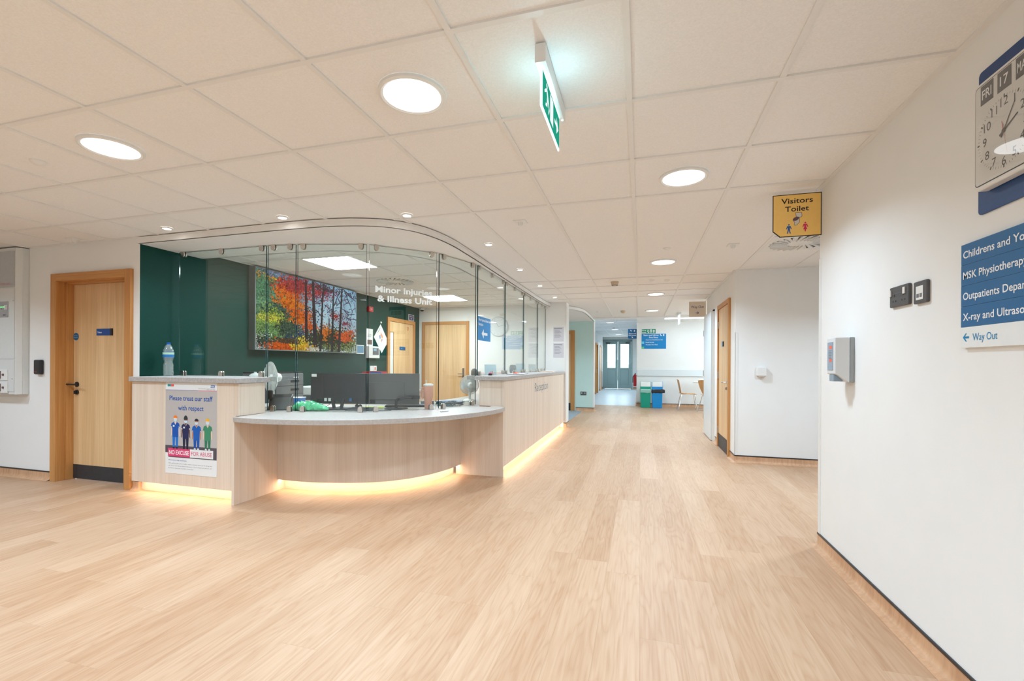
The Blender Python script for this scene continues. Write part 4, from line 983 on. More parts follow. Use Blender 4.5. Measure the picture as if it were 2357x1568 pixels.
t = wall_thing('direction_sign', 'blue directory sign on the right wall listing departments above Way Out', 'sign', 2.036, 1.448)
W5 = 0.86
rows = ['Childrens and Young Peoples Services','MSK Physiotherapy','Outpatients Department','X-ray and Ultrasound']
for i, r_ in enumerate(rows):
    z1 = 0.187-0.0748*i; mb = MB(); mb.box(0,W5,-0.014,0,z1-0.0742,z1); q = obj('slat', mb, BLUE, t, bev=0.0008)
    text('lettering',r_,0.012,z1-0.051,0.0265,INKW,q,width=(0.60,0.285,0.365,0.33)[i],y=-0.0146,bold=0.014)
z1 = 0.187-0.0748*4; mb = MB(); mb.box(0,W5,-0.014,0,z1-0.0742,z1); q = obj('slat', mb, SIGNW, t, bev=0.0008, label='white bottom slat lettered Way Out')
text('lettering','Way Out',0.062,z1-0.050,0.0265,M('cyan_ink',srgb(0,135,190),0.5),q,width=0.115,y=-0.0146)
F_ = Flat(-0.0146); F_.p([(0.012,z1-0.037),(0.027,z1-0.022),(0.033,z1-0.022),(0.023,z1-0.0335),(0.044,z1-0.0335),(0.044,z1-0.0405),(0.023,z1-0.0405),(0.033,z1-0.052),(0.027,z1-0.052)][::-1],0); obj('arrow', F_, MATS['cyan_ink'], q)

t = wall_thing('power_socket', 'dark grey double power socket on the right wall', 'socket', 2.453, 1.513)
mb = MB(); mb.slab(rrect(-0.078,0.078,-0.047,0.047,0.006),-0.013,0); p_ = obj('plate', mb, GREY, t, bev=0.004, seg=3)
mb = MB()
for cx in (-0.036,0.036):
    mb.box(cx-0.0035,cx+0.0035,-0.0138,-0.013,0.000,0.012); mb.box(cx-0.016,cx-0.008,-0.0138,-0.013,-0.024,-0.017); mb.box(cx+0.008,cx+0.016,-0.0138,-0.013,-0.024,-0.017)
obj('pin_slot', mb, BLACK, p_)
for cx in (-0.066,0.048):
    mb = MB(); mb.box(cx-0.008,cx+0.008,-0.019,-0.013,0.004,0.034); obj('rocker_switch', mb, WHITE, p_, bev=0.002)
mb = MB(); mb.box(-0.077,0.077,-0.0135,-0.013,0.014,0.0155); obj('ridge', mb, MGREY, p_)
t = wall_thing('data_socket', 'dark grey data socket with white insert on the right wall', 'socket', 2.292, 1.506)
mb = MB(); mb.slab(rrect(-0.047,0.047,-0.047,0.047,0.006),-0.013,0); p_ = obj('plate', mb, GREY, t, bev=0.004, seg=3)
mb = MB(); mb.box(-0.025,0.025,-0.015,-0.013,-0.032,0.026); ins = obj('insert', mb, WHITE, p_, bev=0.001)
mb = MB(); mb.box(-0.019,-0.003,-0.0156,-0.015,-0.022,-0.006); mb.box(0.003,0.019,-0.0156,-0.015,-0.022,-0.006); obj('shutter', mb, MGREY, ins)

t = wall_thing('sanitiser_dispenser', 'white and grey hand sanitiser dispenser near the corner of the right wall', 'dispenser', 2.978, 1.228)
mb = MB(); mb.box(-0.058,0.058,-0.022,0,-0.125,0.127); obj('back_plate', mb, M('dispenser_grey',srgb(160,166,168),0.4), t, bev=0.004)
mb = MB(); mb.v = []; prof = [(-0.095,0.127),(-0.022,0.127),(-0.022,-0.125),(-0.035,-0.125),(-0.080,-0.085),(-0.095,-0.080)]
n = len(prof); mb.add([(-0.056,y,z) for y,z in prof]+[(0.058,y,z) for y,z in prof],[tuple(range(n))[::-1],tuple(range(n,2*n))]+[(i,(i+1)%n,n+(i+1)%n,n+i) for i in range(n)]); obj('cover', mb, M('dispenser_white',(0.70,0.71,0.71),0.3,noise=0.01), t, bev=0.006, seg=3)
mb = MB(); mb.box(-0.04,0.035,-0.0975,-0.095,-0.058,0.100); lab = obj('label_window', mb, M('window_grey',srgb(150,165,180),0.3), t)
F_ = Flat(-0.098); F_.p(rect(-0.015,0.025,0.062,0.080),0); F_.p(rect(-0.012,0.022,-0.012,0.006),0); obj('print', F_, M('label_red',srgb(235,110,90),0.5), lab)
F_ = Flat(-0.098)
for k in range(6): F_.p(rect(-0.02,0.02,0.05-0.009*k,0.054-0.009*k),0)
obj('text_lines', F_, INKG, lab)
mb = MB(); mb.box(-0.03,0.03,-0.092,-0.045,-0.122,-0.082); obj('nozzle', mb, M('nozzle_blue',srgb(140,158,172),0.3), t, bev=0.004)

t = thing('call_button', 'small white box on the wall of the recess, right of the passage door', 'switch', (1.405,6.10,1.12))
mb = MB(); mb.box(-0.052,0.052,-0.045,0,-0.052,0.052); obj('body', mb, WHITE, t, bev=0.004)
mb = MB(); mb.hexa([(-0.03,-0.04,-0.068),(0.03,-0.04,-0.068),(0.03,-0.005,-0.068),(-0.03,-0.005,-0.068)],[(-0.05,-0.044,-0.052),(0.05,-0.044,-0.052),(0.05,0,-0.052),(-0.05,0,-0.052)]); obj('funnel', mb, M('funnel_beige',srgb(205,190,175),0.5), t)

# yellow toilet sign
t = thing('toilet_sign', 'yellow hanging Visitors Toilet sign at the corner of the right wall', 'sign', (1.136,3.40,2.05))
mb = MB(); mb.slab([(-0.245,0.0),(-0.002,0.0),(-0.002,0.283),(-0.288,0.283),(-0.288,0.04)],-0.004,0.0)
bd = obj('board', mb, INKK, t, label='black edge of the yellow board')
mb = MB(); mb.slab([(-0.2425,0.005),(-0.007,0.005),(-0.007,0.278),(-0.283,0.278),(-0.283,0.0425)],-0.0048,-0.004); yb = obj('yellow_face', mb, YELL, bd)
text('lettering','Visitors',-0.145,0.222,0.035,INKK,yb,width=0.185,align='CENTER',y=-0.0054,bold=0.012)
text('lettering','Toilet',-0.145,0.168,0.035,INKK,yb,width=0.14,align='CENTER',y=-0.0054,bold=0.012)
F_ = Flat(-0.0054); ms = [M('loo_white',srgb(222,214,206),0.5), M('loo_seat',srgb(104,76,84),0.5), INKB, M('figure_pink',srgb(222,40,100),0.5), M('loo_line',srgb(70,50,50),0.5)]
k_ = 0.0385
F_.p([(-0.154,0.159),(-0.116,0.158),(-0.114,0.132),(-0.124,0.125),(-0.150,0.130)][::-1],4,0.0); F_.p([(-0.152,0.157),(-0.118,0.156),(-0.1165,0.133),(-0.125,0.1275),(-0.148,0.132)][::-1],0,0.0002)
F_.p([(-0.170,0.108),(-0.158,0.094),(-0.162,0.078),(-0.156,0.073),(-0.146,0.075),(-0.128,0.094),(-0.130,0.126),(-0.146,0.128)],4,0.0001); F_.p([(-0.168,0.108),(-0.156,0.095),(-0.160,0.079),(-0.155,0.075),(-0.147,0.077),(-0.130,0.095),(-0.132,0.124),(-0.146,0.126)],0,0.0003)
F_.p([(x*math.cos(.35)-z*math.sin(.35)-0.151,x*math.sin(.35)+z*math.cos(.35)+0.117) for x,z in circ(0,0,0.019,18,0,360,0.0115)],1,0.0005)
obj('toilet_drawing', F_, ms, yb)
def person(cx, zb, m, dress):
    F_ = Flat(-0.0054); F_.p(circ(cx,zb+0.058,0.0052,12),0)
    F_.p([(cx-0.010,zb+0.050),(cx+0.010,zb+0.050),(cx+0.017,zb+0.030),(cx+0.013,zb+0.028),(cx+0.008,zb+0.040),(cx-0.008,zb+0.040),(cx-0.013,zb+0.028),(cx-0.017,zb+0.030)][::-1],0,0.0001)
    if dress: F_.p([(cx-0.006,zb+0.048),(cx+0.006,zb+0.048),(cx+0.005,zb+0.032),(cx+0.012,zb+0.014),(cx+0.004,zb+0.014),(cx+0.003,zb),(cx-0.003,zb),(cx-0.004,zb+0.014),(cx-0.012,zb+0.014),(cx-0.005,zb+0.032)][::-1],0,0.0002)
    else: F_.p([(cx-0.007,zb+0.048),(cx+0.007,zb+0.048),(cx+0.006,zb+0.026),(cx+0.012,zb),(cx+0.006,zb),(cx,zb+0.022),(cx-0.006,zb),(cx-0.012,zb),(cx-0.006,zb+0.026)][::-1],0,0.0002)
    obj('pictogram', F_, m, yb)
person(-0.192,0.022,INKB,False); person(-0.096,0.030,ms[3],True)
# way out sign
t = thing('way_out_sign', 'beige hanging Way Out sign with right arrow at the end of the right passage wall', 'sign', (1.115,8.66,2.055))
mb = MB(); mb.slab(rect(-0.285,-0.004,0.0,0.272),-0.004,0.0); bd = obj('board', mb, M('sign_beige',srgb(226,208,188),0.5,noise=0.01), t)
text('lettering','Way Out',-0.145,0.155,0.045,M('navy_ink',srgb(50,62,110),0.5),bd,width=0.215,align='CENTER',y=-0.0046,bold=0.006)
F_ = Flat(-0.0046); F_.p([(-0.175,0.075),(-0.135,0.075),(-0.150,0.095),(-0.142,0.095),(-0.118,0.070),(-0.142,0.045),(-0.150,0.045),(-0.135,0.065),(-0.175,0.065)][::-1],0); obj('arrow', F_, MATS['navy_ink'], bd)

# ------------------------------------------------------------ green wall and office wall items (facing +X)
GX = -4.5
t = thing('alarm_sounder', 'small red fire alarm sounder on the green wall right of the forest picture', 'alarm', (GX,6.81,2.125), 90)
mb = MB(); mb.box(-0.06,0.06,-0.05,0,-0.045,0.045); bd = obj('body', mb, RED, t, bev=0.006); text('lettering','FIRE',0,-0.008,0.02,INKW,bd,width=0.05,align='CENTER',y=-0.0505)
t = thing('notice_paper', 'white paper notice with a small photo, above the wall controller', 'paper', (GX,6.83,1.49), 90)
mb = MB(); mb.box(-0.10,0.10,-0.0015,-0.0003,0,0.30); bd = obj('sheet', mb, PAPER, t); F_ = Flat(-0.002); F_.p(rect(-0.065,0.075,0.03,0.11),0); F_.p(rect(-0.06,0.05,0.20,0.207),1); F_.p(rect(-0.06,0.06,0.18,0.187),1); F_.p(rect(-0.06,0.04,0.16,0.167),1); obj('print', F_, [M('photo_brown',srgb(120,96,90),0.5), INKG], bd)
t = thing('wall_controller', 'white heating controller with a small screen on the green wall', 'controller', (GX,6.875,1.385), 90)
mb = MB(); mb.box(-0.165,0.165,-0.07,0,-0.10,0.105); bd = obj('case', mb, WHITE, t, bev=0.008)
mb = MB(); mb.box(-0.05,0.13,-0.073,-0.07,-0.045,0.075); fp2 = obj('keypad', mb, MGREY, bd, bev=0.002); mb = MB(); mb.box(-0.03,0.06,-0.075,-0.073,0.025,0.065); obj('screen', mb, EM('lcd_blue',srgb(190,225,245),0.9), fp2)
t = thing('pinned_paper', 'white paper hung tilted by one corner beside the green wall door', 'paper', (GX,7.17,1.90), 90)
mb = MB(); mb.slab([(0.0,0.0),(-0.21,-0.24),(0.04,-0.52),(0.255,-0.30)],-0.003,-0.001); bd = obj('sheet', mb, PAPER, t)
F_ = Flat(-0.0038); F_.p([(0.0,-0.13),(-0.07,-0.22),(0.03,-0.35),(0.11,-0.25)],0); F_.p([(0.01,-0.14),(0.0,-0.2),(0.05,-0.26),(0.08,-0.22)],1,.0002); F_.p([(-0.05,-0.21),(-0.03,-0.27),(0.01,-0.25),(-0.01,-0.19)],2,.0002); F_.p([(0.02,-0.27),(0.03,-0.33),(0.07,-0.27)],3,.0002); F_.p([(-0.10,-0.16),(-0.02,-0.07),(-0.01,-0.075),(-0.09,-0.165)],4)
obj('print', F_, [M('print_cream',srgb(236,224,206),0.5),M('print_orange',srgb(236,150,110),0.5),M('print_blue',srgb(120,150,210),0.5),M('print_lilac',srgb(190,140,180),0.5),INKG], bd)
mb = MB(); mb.lathe([(0.016,-0.02),(0.02,-0.008),(0.016,-0.0005)],12,(0,0,0.03),'Y'); obj('hook', mb, WHITE, t)
t = thing('tablet', 'small blue lit touch panel on the green wall beside the forest picture', 'tablet', (GX,6.54,1.425), 90)
mb = MB(); mb.box(-0.105,0.105,-0.02,0,-0.075,0.075); bd = obj('case', mb, WHITE, t, bev=0.004); mb = MB(); mb.box(-0.09,0.09,-0.0215,-0.02,-0.06,0.06); obj('screen', mb, EM('tablet_glow',srgb(140,185,215),0.75), bd)
t = thing('light_switch', 'pair of small white switch plates on the green wall above the red files', 'switch', (GX,6.94,1.108), 90)
mb = MB(); mb.box(-0.10,-0.004,-0.012,0,-0.045,0.045); mb.box(0.004,0.10,-0.012,0,-0.045,0.045); bd = obj('plate', mb, WHITE, t, bev=0.002)
mb = MB(); mb.box(0.03,0.07,-0.014,-0.012,-0.03,0.02); obj('red_key', mb, M('key_red',srgb(220,110,100),0.5), bd)
t = thing('door_notice', 'small purple notice with blue border above the corner of the green wall door', 'sign', (GX,8.30,2.125), 90)
mb = MB(); mb.box(-0.115,0.115,-0.003,0,-0.06,0.065); bd = obj('board', mb, SIGNW, t); F_ = Flat(-0.0036); F_.p(rect(-0.10,0.10,-0.05,0.055),0); F_.p(rect(-0.02,0.02,-0.03,-0.01),1,.0002); F_.p(rect(-0.07,0.06,0.02,0.028),1,.0002); obj('print', F_, [M('notice_purple',srgb(66,60,110),0.5),INKW], bd)
t = thing('office_clock', 'round white clock on the white office wall, seen through the glass', 'clock', (-2.74,8.65,1.945))
mb = MB(); mb.lathe([(0.195,-0.03),(0.20,-0.015),(0.20,0)],40,(0,0,0),'Y'); bd = obj('rim', mb, M('clock_rim',(0.50,0.52,0.53),0.4), t); mb = MB(); mb.lathe([(0.18,-0.032),(0.18,-0.03)],40,(0,0,0),'Y'); dlx = obj('dial', mb, M('dial_pale',(0.70,0.72,0.73),0.4), bd)
mb = MB()
for k in range(12):
    a = math.radians(30*k); mb.box(0.155*math.cos(a)-0.005,0.155*math.cos(a)+0.005,-0.033,-0.0322,0.155*math.sin(a)-0.005,0.155*math.sin(a)+0.005)
mb.add([(-0.004,-0.0335,0),(0,-0.0335,-0.006),(0.10,-0.0335,0.02),(0.10,-0.0335,0.026)],[(0,1,2,3)]); mb.add([(-0.004,-0.0335,0),(0.004,-0.0335,0),(-0.036,-0.0335,0.07),(-0.04,-0.0335,0.066)],[(0,1,2,3)]); obj('marks', mb, MGREY, dlx)
# notices on the pier
for z, lb in ((1.765,'upper printed notice on the white pier at the end of the counter'),(1.46,'lower printed notice on the white pier at the end of the counter')):
    t = thing('notice_paper', lb, 'paper', (-1.50,8.5,z), 0, 'printed notices on the pier')
    mb = MB(); mb.box(-0.10,0.10,-0.0015,-0.0003,-0.14,0.14); bd = obj('sheet', mb, M('paper_lilac',srgb(212,208,214),0.7,noise=0.01), t); F_ = Flat(-0.002)
    F_.p(rect(-0.09,0.07,0.10,0.112),0)
    for k in range(7): F_.p(rect(-0.08,-0.08+0.10+0.05*((k*7)%3)/3,0.07-0.022*k,0.076-0.022*k),0)
    obj('print', F_, INKG, bd)

# ------------------------------------------------------------ far signs, chairs, bins
t = thing('directory_board', 'bright blue Stairs and Lift to First Floor board on the far white wall', 'sign', (0.362,13.60,1.87))
mb = MB(); mb.box(-0.335,0.335,-0.006,0,-0.215,0.215); bd = obj('board', mb, BLUE2, t)
text('lettering','Stairs and Lift to:',-0.285,0.155,0.042,INKW,bd,width=0.42,y=-0.0066,bold=0.02); text('lettering','First Floor',-0.13,0.09,0.042,INKW,bd,width=0.25,y=-0.0066,bold=0.02)
for i, (l, w) in enumerate((('Assessment Rehabilitation Unit',0.47),('Dental Services',0.23),('Woodland View Ward',0.33))): text('lettering',l,-0.225,0.03-0.07*i,0.026,INKW,bd,width=w,y=-0.0066,bold=0.02)
F_ = Flat(-0.0066); F_.p(rect(-0.335,-0.265,-0.075,-0.005),0); F_.p(rect(-0.335,-0.265,-0.215,-0.15),1); F_.p([(0.165,0.20),(0.18,0.16),(0.22,0.15),(0.22,0.17),(0.195,0.18),(0.18,0.21)][::-1],2); F_.p(rect(0.25,0.285,0.15,0.20),2); obj('symbol', F_, [M('square_cyan',srgb(110,205,235),0.5),M('square_green',srgb(90,200,150),0.5),INKW], bd)
t = thing('fire_exit_sign', 'green Fire exit sign above the blue board on the far wall', 'exit sign', (0.222,13.60,2.16))
mb = MB(); mb.box(-0.19,0.19,-0.006,0,-0.062,0.062); bd = obj('board', mb, GRN_S, t)
text('lettering','Fire',-0.18,0.008,0.038,INKW,bd,width=0.11,y=-0.0066,bold=0.02); text('lettering','exit',-0.18,-0.050,0.038,INKW,bd,width=0.11,y=-0.0066,bold=0.02)
F_ = Flat(-0.0066); F_.p([(-0.03,0.05),(0.0,0.04),(-0.01,0.0),(0.01,-0.05),(-0.02,-0.05),(-0.04,0.0)][::-1],0); F_.p(rect(0.03,0.09,-0.05,0.05),0); F_.p([(0.105,0.0),(0.14,0.05),(0.175,0.0),(0.155,0.0),(0.155,-0.05),(0.125,-0.05),(0.125,0.0)][::-1],0); F_.p(circ(0.06,0.02,0.012,10),1,.0003); F_.p([(0.05,0.0),(0.07,0.0),(0.08,-0.045),(0.045,-0.045)][::-1],1,.0003); obj('pictogram', F_, [INKW, GRN_S], bd)
t = thing('stairs_sign', 'small blue Stairs and Lift Access sign projecting into the far corridor', 'sign', (-0.1102,13.68,1.955))
mb = MB(); mb.slab([(-0.215,0),(0,0),(0,0.285),(-0.25,0.285),(-0.25,0.035),(-0.24,0.01)],-0.005,0); bd = obj('board', mb, BLUE, t)
text('lettering','Stairs and',-0.125,0.135,0.033,INKW,bd,width=0.20,align='CENTER',y=-0.0056,bold=0.02); text('lettering','Lift Access',-0.125,0.085,0.033,INKW,bd,width=0.21,align='CENTER',y=-0.0056,bold=0.02)
F_ = Flat(-0.0056); F_.p([(-0.19,0.255),(-0.165,0.215),(-0.13,0.225),(-0.14,0.235),(-0.16,0.235),(-0.175,0.26)][::-1],0); F_.p(rect(-0.08,-0.05,0.205,0.255),0); F_.p([(-0.15,0.06),(-0.12,0.055),(-0.10,0.03),(-0.13,0.025)][::-1],0); obj('symbol', F_, INKW, bd)
t = thing('exit_sign', 'far exit blade seen edge-on below the ceiling beam before the waiting area', 'exit sign', (0.833,10.887,CZ))
mb = MB(); mb.box(-0.03,0.03,-0.2,0.2,-0.04,0.0); obj('housing', mb, WHITE, t); mb = MB(); mb.box(-0.012,0.012,-0.17,0.17,-0.24,-0.04); obj('blade', mb, EM('far_blade_glow',(0.8,0.95,1,1),1.3), t)
t = thing('protection_rail', 'white wall protection rail along the far white wall', 'rail', (1.8,13.6,0.96))
mb = MB(); mb.box(-1.90,2.05,-0.03,0,-0.09,0.10); obj('rail', mb, M('rail_white',(0.74,0.78,0.80),0.4,noise=0.01), t, bev=0.01)
def bin_(label, x, col, linercol, flop):
    t = thing('recycling_bin', label, 'bin', (x,13.22,0))
    mb = MB(); mb.hexa([(-0.125,-0.14,0),(0.125,-0.14,0),(0.125,0.14,0),(-0.125,0.14,0)],[(-0.14,-0.17,0.52),(0.14,-0.17,0.52),(0.14,0.17,0.52),(-0.14,0.17,0.52)]); obj('body', mb, col, t, bev=0.01)
    mb = MB(); mb.hexa([(-0.143,-0.173,0.52),(0.143,-0.173,0.52),(0.143,0.173,0.52),(-0.143,0.173,0.52)],[(-0.145,-0.172,0.59),(0.145,-0.172,0.59),(0.145,0.173,0.59),(-0.145,0.173,0.59)])
    for s_ in (-1,1): mb.add([(s_*0.145,-0.16,0.59),(s_*0.145,0.10,0.59),(s_*0.145,0.02,0.72),(s_*0.145,-0.07,0.71),(s_*0.138,-0.16,0.59),(s_*0.138,0.10,0.59),(s_*0.138,0.02,0.72),(s_*0.138,-0.07,0.71)],[(0,1,2,3),(7,6,5,4),(0,3,7,4),(3,2,6,7),(2,1,5,6)])
    obj('hood', mb, col, t)
    mb = MB(); mb.hexa([(-0.135,-0.165,0.585),(0.135,-0.165,0.585),(0.135,0.12,0.585),(-0.135,0.12,0.585)],[(-0.135,-0.10,0.705),(0.135,-0.10,0.705),(0.135,0.0,0.715),(-0.135,0.0,0.715)]); obj('flap', mb, WHITE, t, bev=0.008)
    mb = MB(); rs = random.Random(int(x*100)); n = 28; vs = []
    for k in range(n):
        a = 2*math.pi*k/n; cx = max(-1,min(1,1.35*math.cos(a)))*0.148; cy = max(-1,min(1,1.35*math.sin(a)))*0.178
        e = flop if math.cos(a) > 0.5 else 1.0
        for z, q in ((0.525,0.96),(0.50,1.0*e),(0.45,1.01*e+0.02*rs.random()),(0.40+0.03*rs.random(),0.98*e)): vs.append((cx*q,cy*q if e == 1 else cy*1.05,z))
    mb.add(vs,[(k*4+j,((k+1)%n)*4+j,((k+1)%n)*4+j+1,k*4+j+1) for k in range(n) for j in range(3)]); obj('liner_bag', mb, linercol, t, smooth=False)
bin_('green recycling bin with white flap against the far wall', 0.135, M('bin_green',srgb(0,165,140),0.4), M('liner_clear',srgb(150,205,195),0.25), 1.0)
bin_('blue recycling bin with dark liner beside the green bin', 0.445, M('bin_blue',srgb(0,155,235),0.4), M('liner_dark',(0.03,0.035,0.05),0.15), 1.35)
def chair(label, x, y, rz, group='moulded plywood chairs'):
    t = thing('plywood_chair', label, 'chair', (x,y,0), rz, group)
    def shell(fn, name, nu=9, nv=8):
        mb = MB(); vs = []
        for s_ in (0,1):
            for i in range(nu):
                for j in range(nv): p = fn(i/(nu-1)*2-1, j/(nv-1)); vs.append((p[0],p[1]+(0.008 if s_ else 0)*(name=='backrest'),p[2]-(0.010 if s_ else 0)*(name=='seat')))
        k = nu*nv; fs = []
        for i in range(nu-1):
            for j in range(nv-1):
                a = i*nv+j; fs += [(a,a+1,a+nv+1,a+nv),(k+a,k+a+nv,k+a+nv+1,k+a+1)]
        rim = [i*nv for i in range(nu)]+[(nu-1)*nv+j for j in range(1,nv)]+[i*nv+nv-1 for i in range(nu-2,-1,-1)]+[j for j in range(nv-2,0,-1)]
        for a, b in zip(rim, rim[1:]+rim[:1]): fs.append((a,b,k+b,k+a))
        mb.add(vs, fs); obj(name, mb, PLY, t, smooth=True)
    shell(lambda u,v: (u*(0.21-0.03*v), -0.20+0.40*v, 0.455-0.02*math.sin(v*3.1)+0.012*u*u+(-0.03*(1-v)**6)), 'seat')
    shell(lambda u,v: (u*(0.10+0.115*math.sin(min(v*1.25,1)*1.57)), 0.17+0.075*v-0.03*u*u+0.02, 0.46+0.36*v-0.02*u*u), 'backrest')
    for sx in (-1,1):
        mb = MB(); mb.tube([(sx*0.06,-0.05,0.43),(sx*0.15,-0.16,0.43),(sx*0.20,-0.22,0.0)],0.009,8); obj('leg', mb, STEEL, t, smooth=True)
        mb = MB(); mb.tube([(sx*0.06,0.05,0.43),(sx*0.15,0.16,0.43),(sx*0.22,0.25,0.0)],0.009,8); obj('leg', mb, STEEL, t, smooth=True)
    mb = MB(); mb.tube([(-0.15,0.0,0.435),(0.15,0.0,0.435)],0.012,8); mb.box(-0.04,0.04,-0.15,0.22,0.425,0.433); obj('under_frame', mb, STEEL, t)
chair('beech plywood chair with chrome legs facing the table in the far waiting area', 1.20, 12.75, 90)
chair('beech plywood chair half hidden by the white fire door', 1.72, 12.26, 120)
t = thing('cafe_table', 'small round white pedestal table between the plywood chairs', 'table', (1.70,12.98,0))
mb = MB(); mb.lathe([(0.35,0.725),(0.355,0.735),(0.35,0.75)],36); obj('tabletop', mb, WHITE, t, smooth=True)
mb = MB(); mb.lathe([(0.025,0.02),(0.025,0.725)],16); obj('pedestal', mb, STEEL, t, smooth=True); mb = MB(); mb.box(-0.22,0.22,-0.22,0.22,0,0.015); obj('base', mb, STEEL, t, bev=0.004)
t = thing('fire_extinguisher', 'red fire extinguisher on the corridor wall near the end doors', 'fire extinguisher', (-0.22,20.0,0.28))
mb = MB(); mb.lathe([(0.07,0),(0.075,0.02),(0.075,0.42),(0.06,0.47),(0.025,0.50),(0.025,0.52)],20); obj('cylinder', mb, RED, t, smooth=True)
mb = MB(); mb.box(-0.02,0.02,-0.06,0.04,0.52,0.56); mb.tube([(0,-0.05,0.53),(-0.09,-0.06,0.40),(-0.095,-0.06,0.15)],0.012,8); obj('hose_and_lever', mb, BLACK, t); mb = MB(); mb.box(0.075,0.11,-0.02,0.02,0.30,0.34); obj('bracket', mb, STEEL, t)
t = thing('floor_socket', 'small dark grey socket low on the sage green wall', 'socket', (-1.405,11.65,0.455))
mb = MB(); mb.box(-0.075,0.075,-0.012,0,-0.045,0.045); bd = obj('plate', mb, GREY, t, bev=0.003); mb = MB(); mb.box(-0.05,-0.03,-0.014,-0.012,-0.01,0.02); mb.box(0.03,0.05,-0.014,-0.012,-0.01,0.02); obj('switch', mb, WHITE, bd)

# ------------------------------------------------------------ things on the counters
def cable(name, label, pts, mat, r=0.0028):
    mb = MB(); mb.tube(spline([tuple(p) for p in pts],6), r, 6); return tag(obj(name, mb, mat, None, smooth=True), label, 'cable', 'loose cables on the desk')
def spline3(P, k=6): return spline(P, k)
t = thing('water_bottle', 'clear plastic water bottle with blue cap and label on the left counter', 'bottle', (-4.395,3.30,1.062))
prof = [(0.030,0.0),(0.040,0.006),(0.042,0.03)]
for k in range(6): prof += [(0.042-0.002*(k%2),0.04+0.015*k)]
prof += [(0.034,0.135),(0.036,0.15),(0.043,0.175),(0.044,0.18),(0.044,0.235),(0.042,0.25),(0.030,0.285),(0.016,0.305),(0.013,0.312)]
mb = MB(); mb.lathe(prof,28); obj('bottle_body', mb, CLEAR, t, smooth=True)
mb = MB(); mb.lathe([(0.0455,0.182),(0.0455,0.232)],28); lb = obj('label_band', mb, M('bottle_label',srgb(40,120,190),0.35), t, smooth=True)
mb = MB(); mb.lathe([(0.0460,0.208),(0.0460,0.228)],28); obj('label_stripe', mb, M('bottle_label_pale',srgb(190,220,190),0.35), lb, smooth=True)
mb = MB(); mb.lathe([(0.016,0.303),(0.016,0.322),(0.014,0.324)],20); obj('cap', mb, M('cap_blue',srgb(0,90,180),0.35), t, smooth=True)

def fan(label, x, y, z0, hz, R, rz, group='white desk fans'):
    t = thing('desk_fan', label, 'fan', (x,y,z0), rz, group)      # local -y is the blowing side
    mb = MB(); mb.lathe([(R*0.72,0),(R*0.72,0.012),(R*0.5,0.028),(0.02,0.034)],28); obj('base', mb, WHITE, t, smooth=True)
    mb = MB(); mb.lathe([(0.016,0.03),(0.014,hz-0.05)],14,(0,0.03,0)); mb.box(-0.018,0.018,0.01,0.06,hz-0.07,hz-0.02); obj('stand', mb, WHITE, t, smooth=True)
    mb = MB(); mb.lathe([(0.02,0.035),(R*0.28,0.042),(R*0.30,0.075),(R*0.24,0.10),(0.02,0.112)],20,(0,0,hz),'Y'); obj('motor_housing', mb, WHITE, t, smooth=True)
    mb = MB()
    for k in range(3):
        a0 = 2*math.pi*k/3
        vs = [(0.2*R*math.cos(a0),0.01,0.2*R*math.sin(a0)+hz)]
        for j in range(7): a = a0-0.55+1.1*j/6; vs.append((0.84*R*math.cos(a),0.012-0.02*(j-3)/3,0.84*R*math.sin(a)+hz))
        mb.add(vs,[(0,i,i+1) for i in range(1,7)])
    mb.lathe([(R*0.2,-0.012),(R*0.2,0.03)],16,(0,0,hz),'Y'); obj('fan_blade', mb, M('blade_white',(0.70,0.73,0.75),0.3), t)
    for nm, sg in (('front_grille',-1),('rear_grille',1)):
        mb = MB(); dep = 0.045
        bulge = lambda q: sg*dep*(1-q**3)+0.004
        for k in range(64):
            a = 2*math.pi*k/64; mb.tube([(q*R*math.cos(a),bulge(q),q*R*math.sin(a)+hz) for q in (0.16,0.45,0.75,0.92,1.0)],0.0018,4)
        for q in (0.16,0.4,0.7): mb.tube([(q*R*math.cos(2*math.pi*k/28),bulge(q),q*R*math.sin(2*math.pi*k/28)+hz) for k in range(28)],0.0014,4,True)
        mb.tube([(R*math.cos(2*math.pi*k/36),0.004,R*math.sin(2*math.pi*k/36)+hz) for k in range(36)],0.0035,6,True)
        obj(nm, mb, WHITE, t)
fan('white desk fan seen edge-on behind the end of the left counter', -3.70, 3.83, 0.741, 0.30, 0.165, -26)
fan('white desk fan on the low desk beside the long counter', -1.985, 5.10, 0.742, 0.20, 0.115, 213)

t = thing('copier', 'dark grey multi-tray printer on the back desk behind the left fan', 'printer', (-4.02,4.22,0.741))
mb = MB(); mb.box(-0.22,0.22,-0.22,0.21,0,0.335); obj('body', mb, MGREY, t, bev=0.008)
mb = MB(); mb.box(-0.22,0.215,-0.215,0.205,0.337,0.35); obj('lid', mb, BLACK, t, bev=0.004)
for z0, z1 in ((0.01,0.10),(0.105,0.195),(0.20,0.265)):
    mb = MB(); mb.box(0.22,0.228,-0.21,0.20,z0,z1); q = obj('paper_tray', mb, MGREY, t, bev=0.002)
    mb = MB(); mb.box(0.228,0.230,0.00,0.13,z0+0.035,z0+0.06); obj('tray_handle', mb, BLACK, q)
mb = MB(); mb.box(0.22,0.223,0.05,0.13,0.285,0.295); obj('badge', mb, WHITE, t)
t = thing('label_printer', 'white flat printer with dark base on the back desk before the monitors', 'printer', (-3.95,4.86,0.741))
mb = MB(); mb.box(-0.2,0.2,-0.22,0.22,0.0,0.06); obj('base', mb, SLATE, t, bev=0.004)
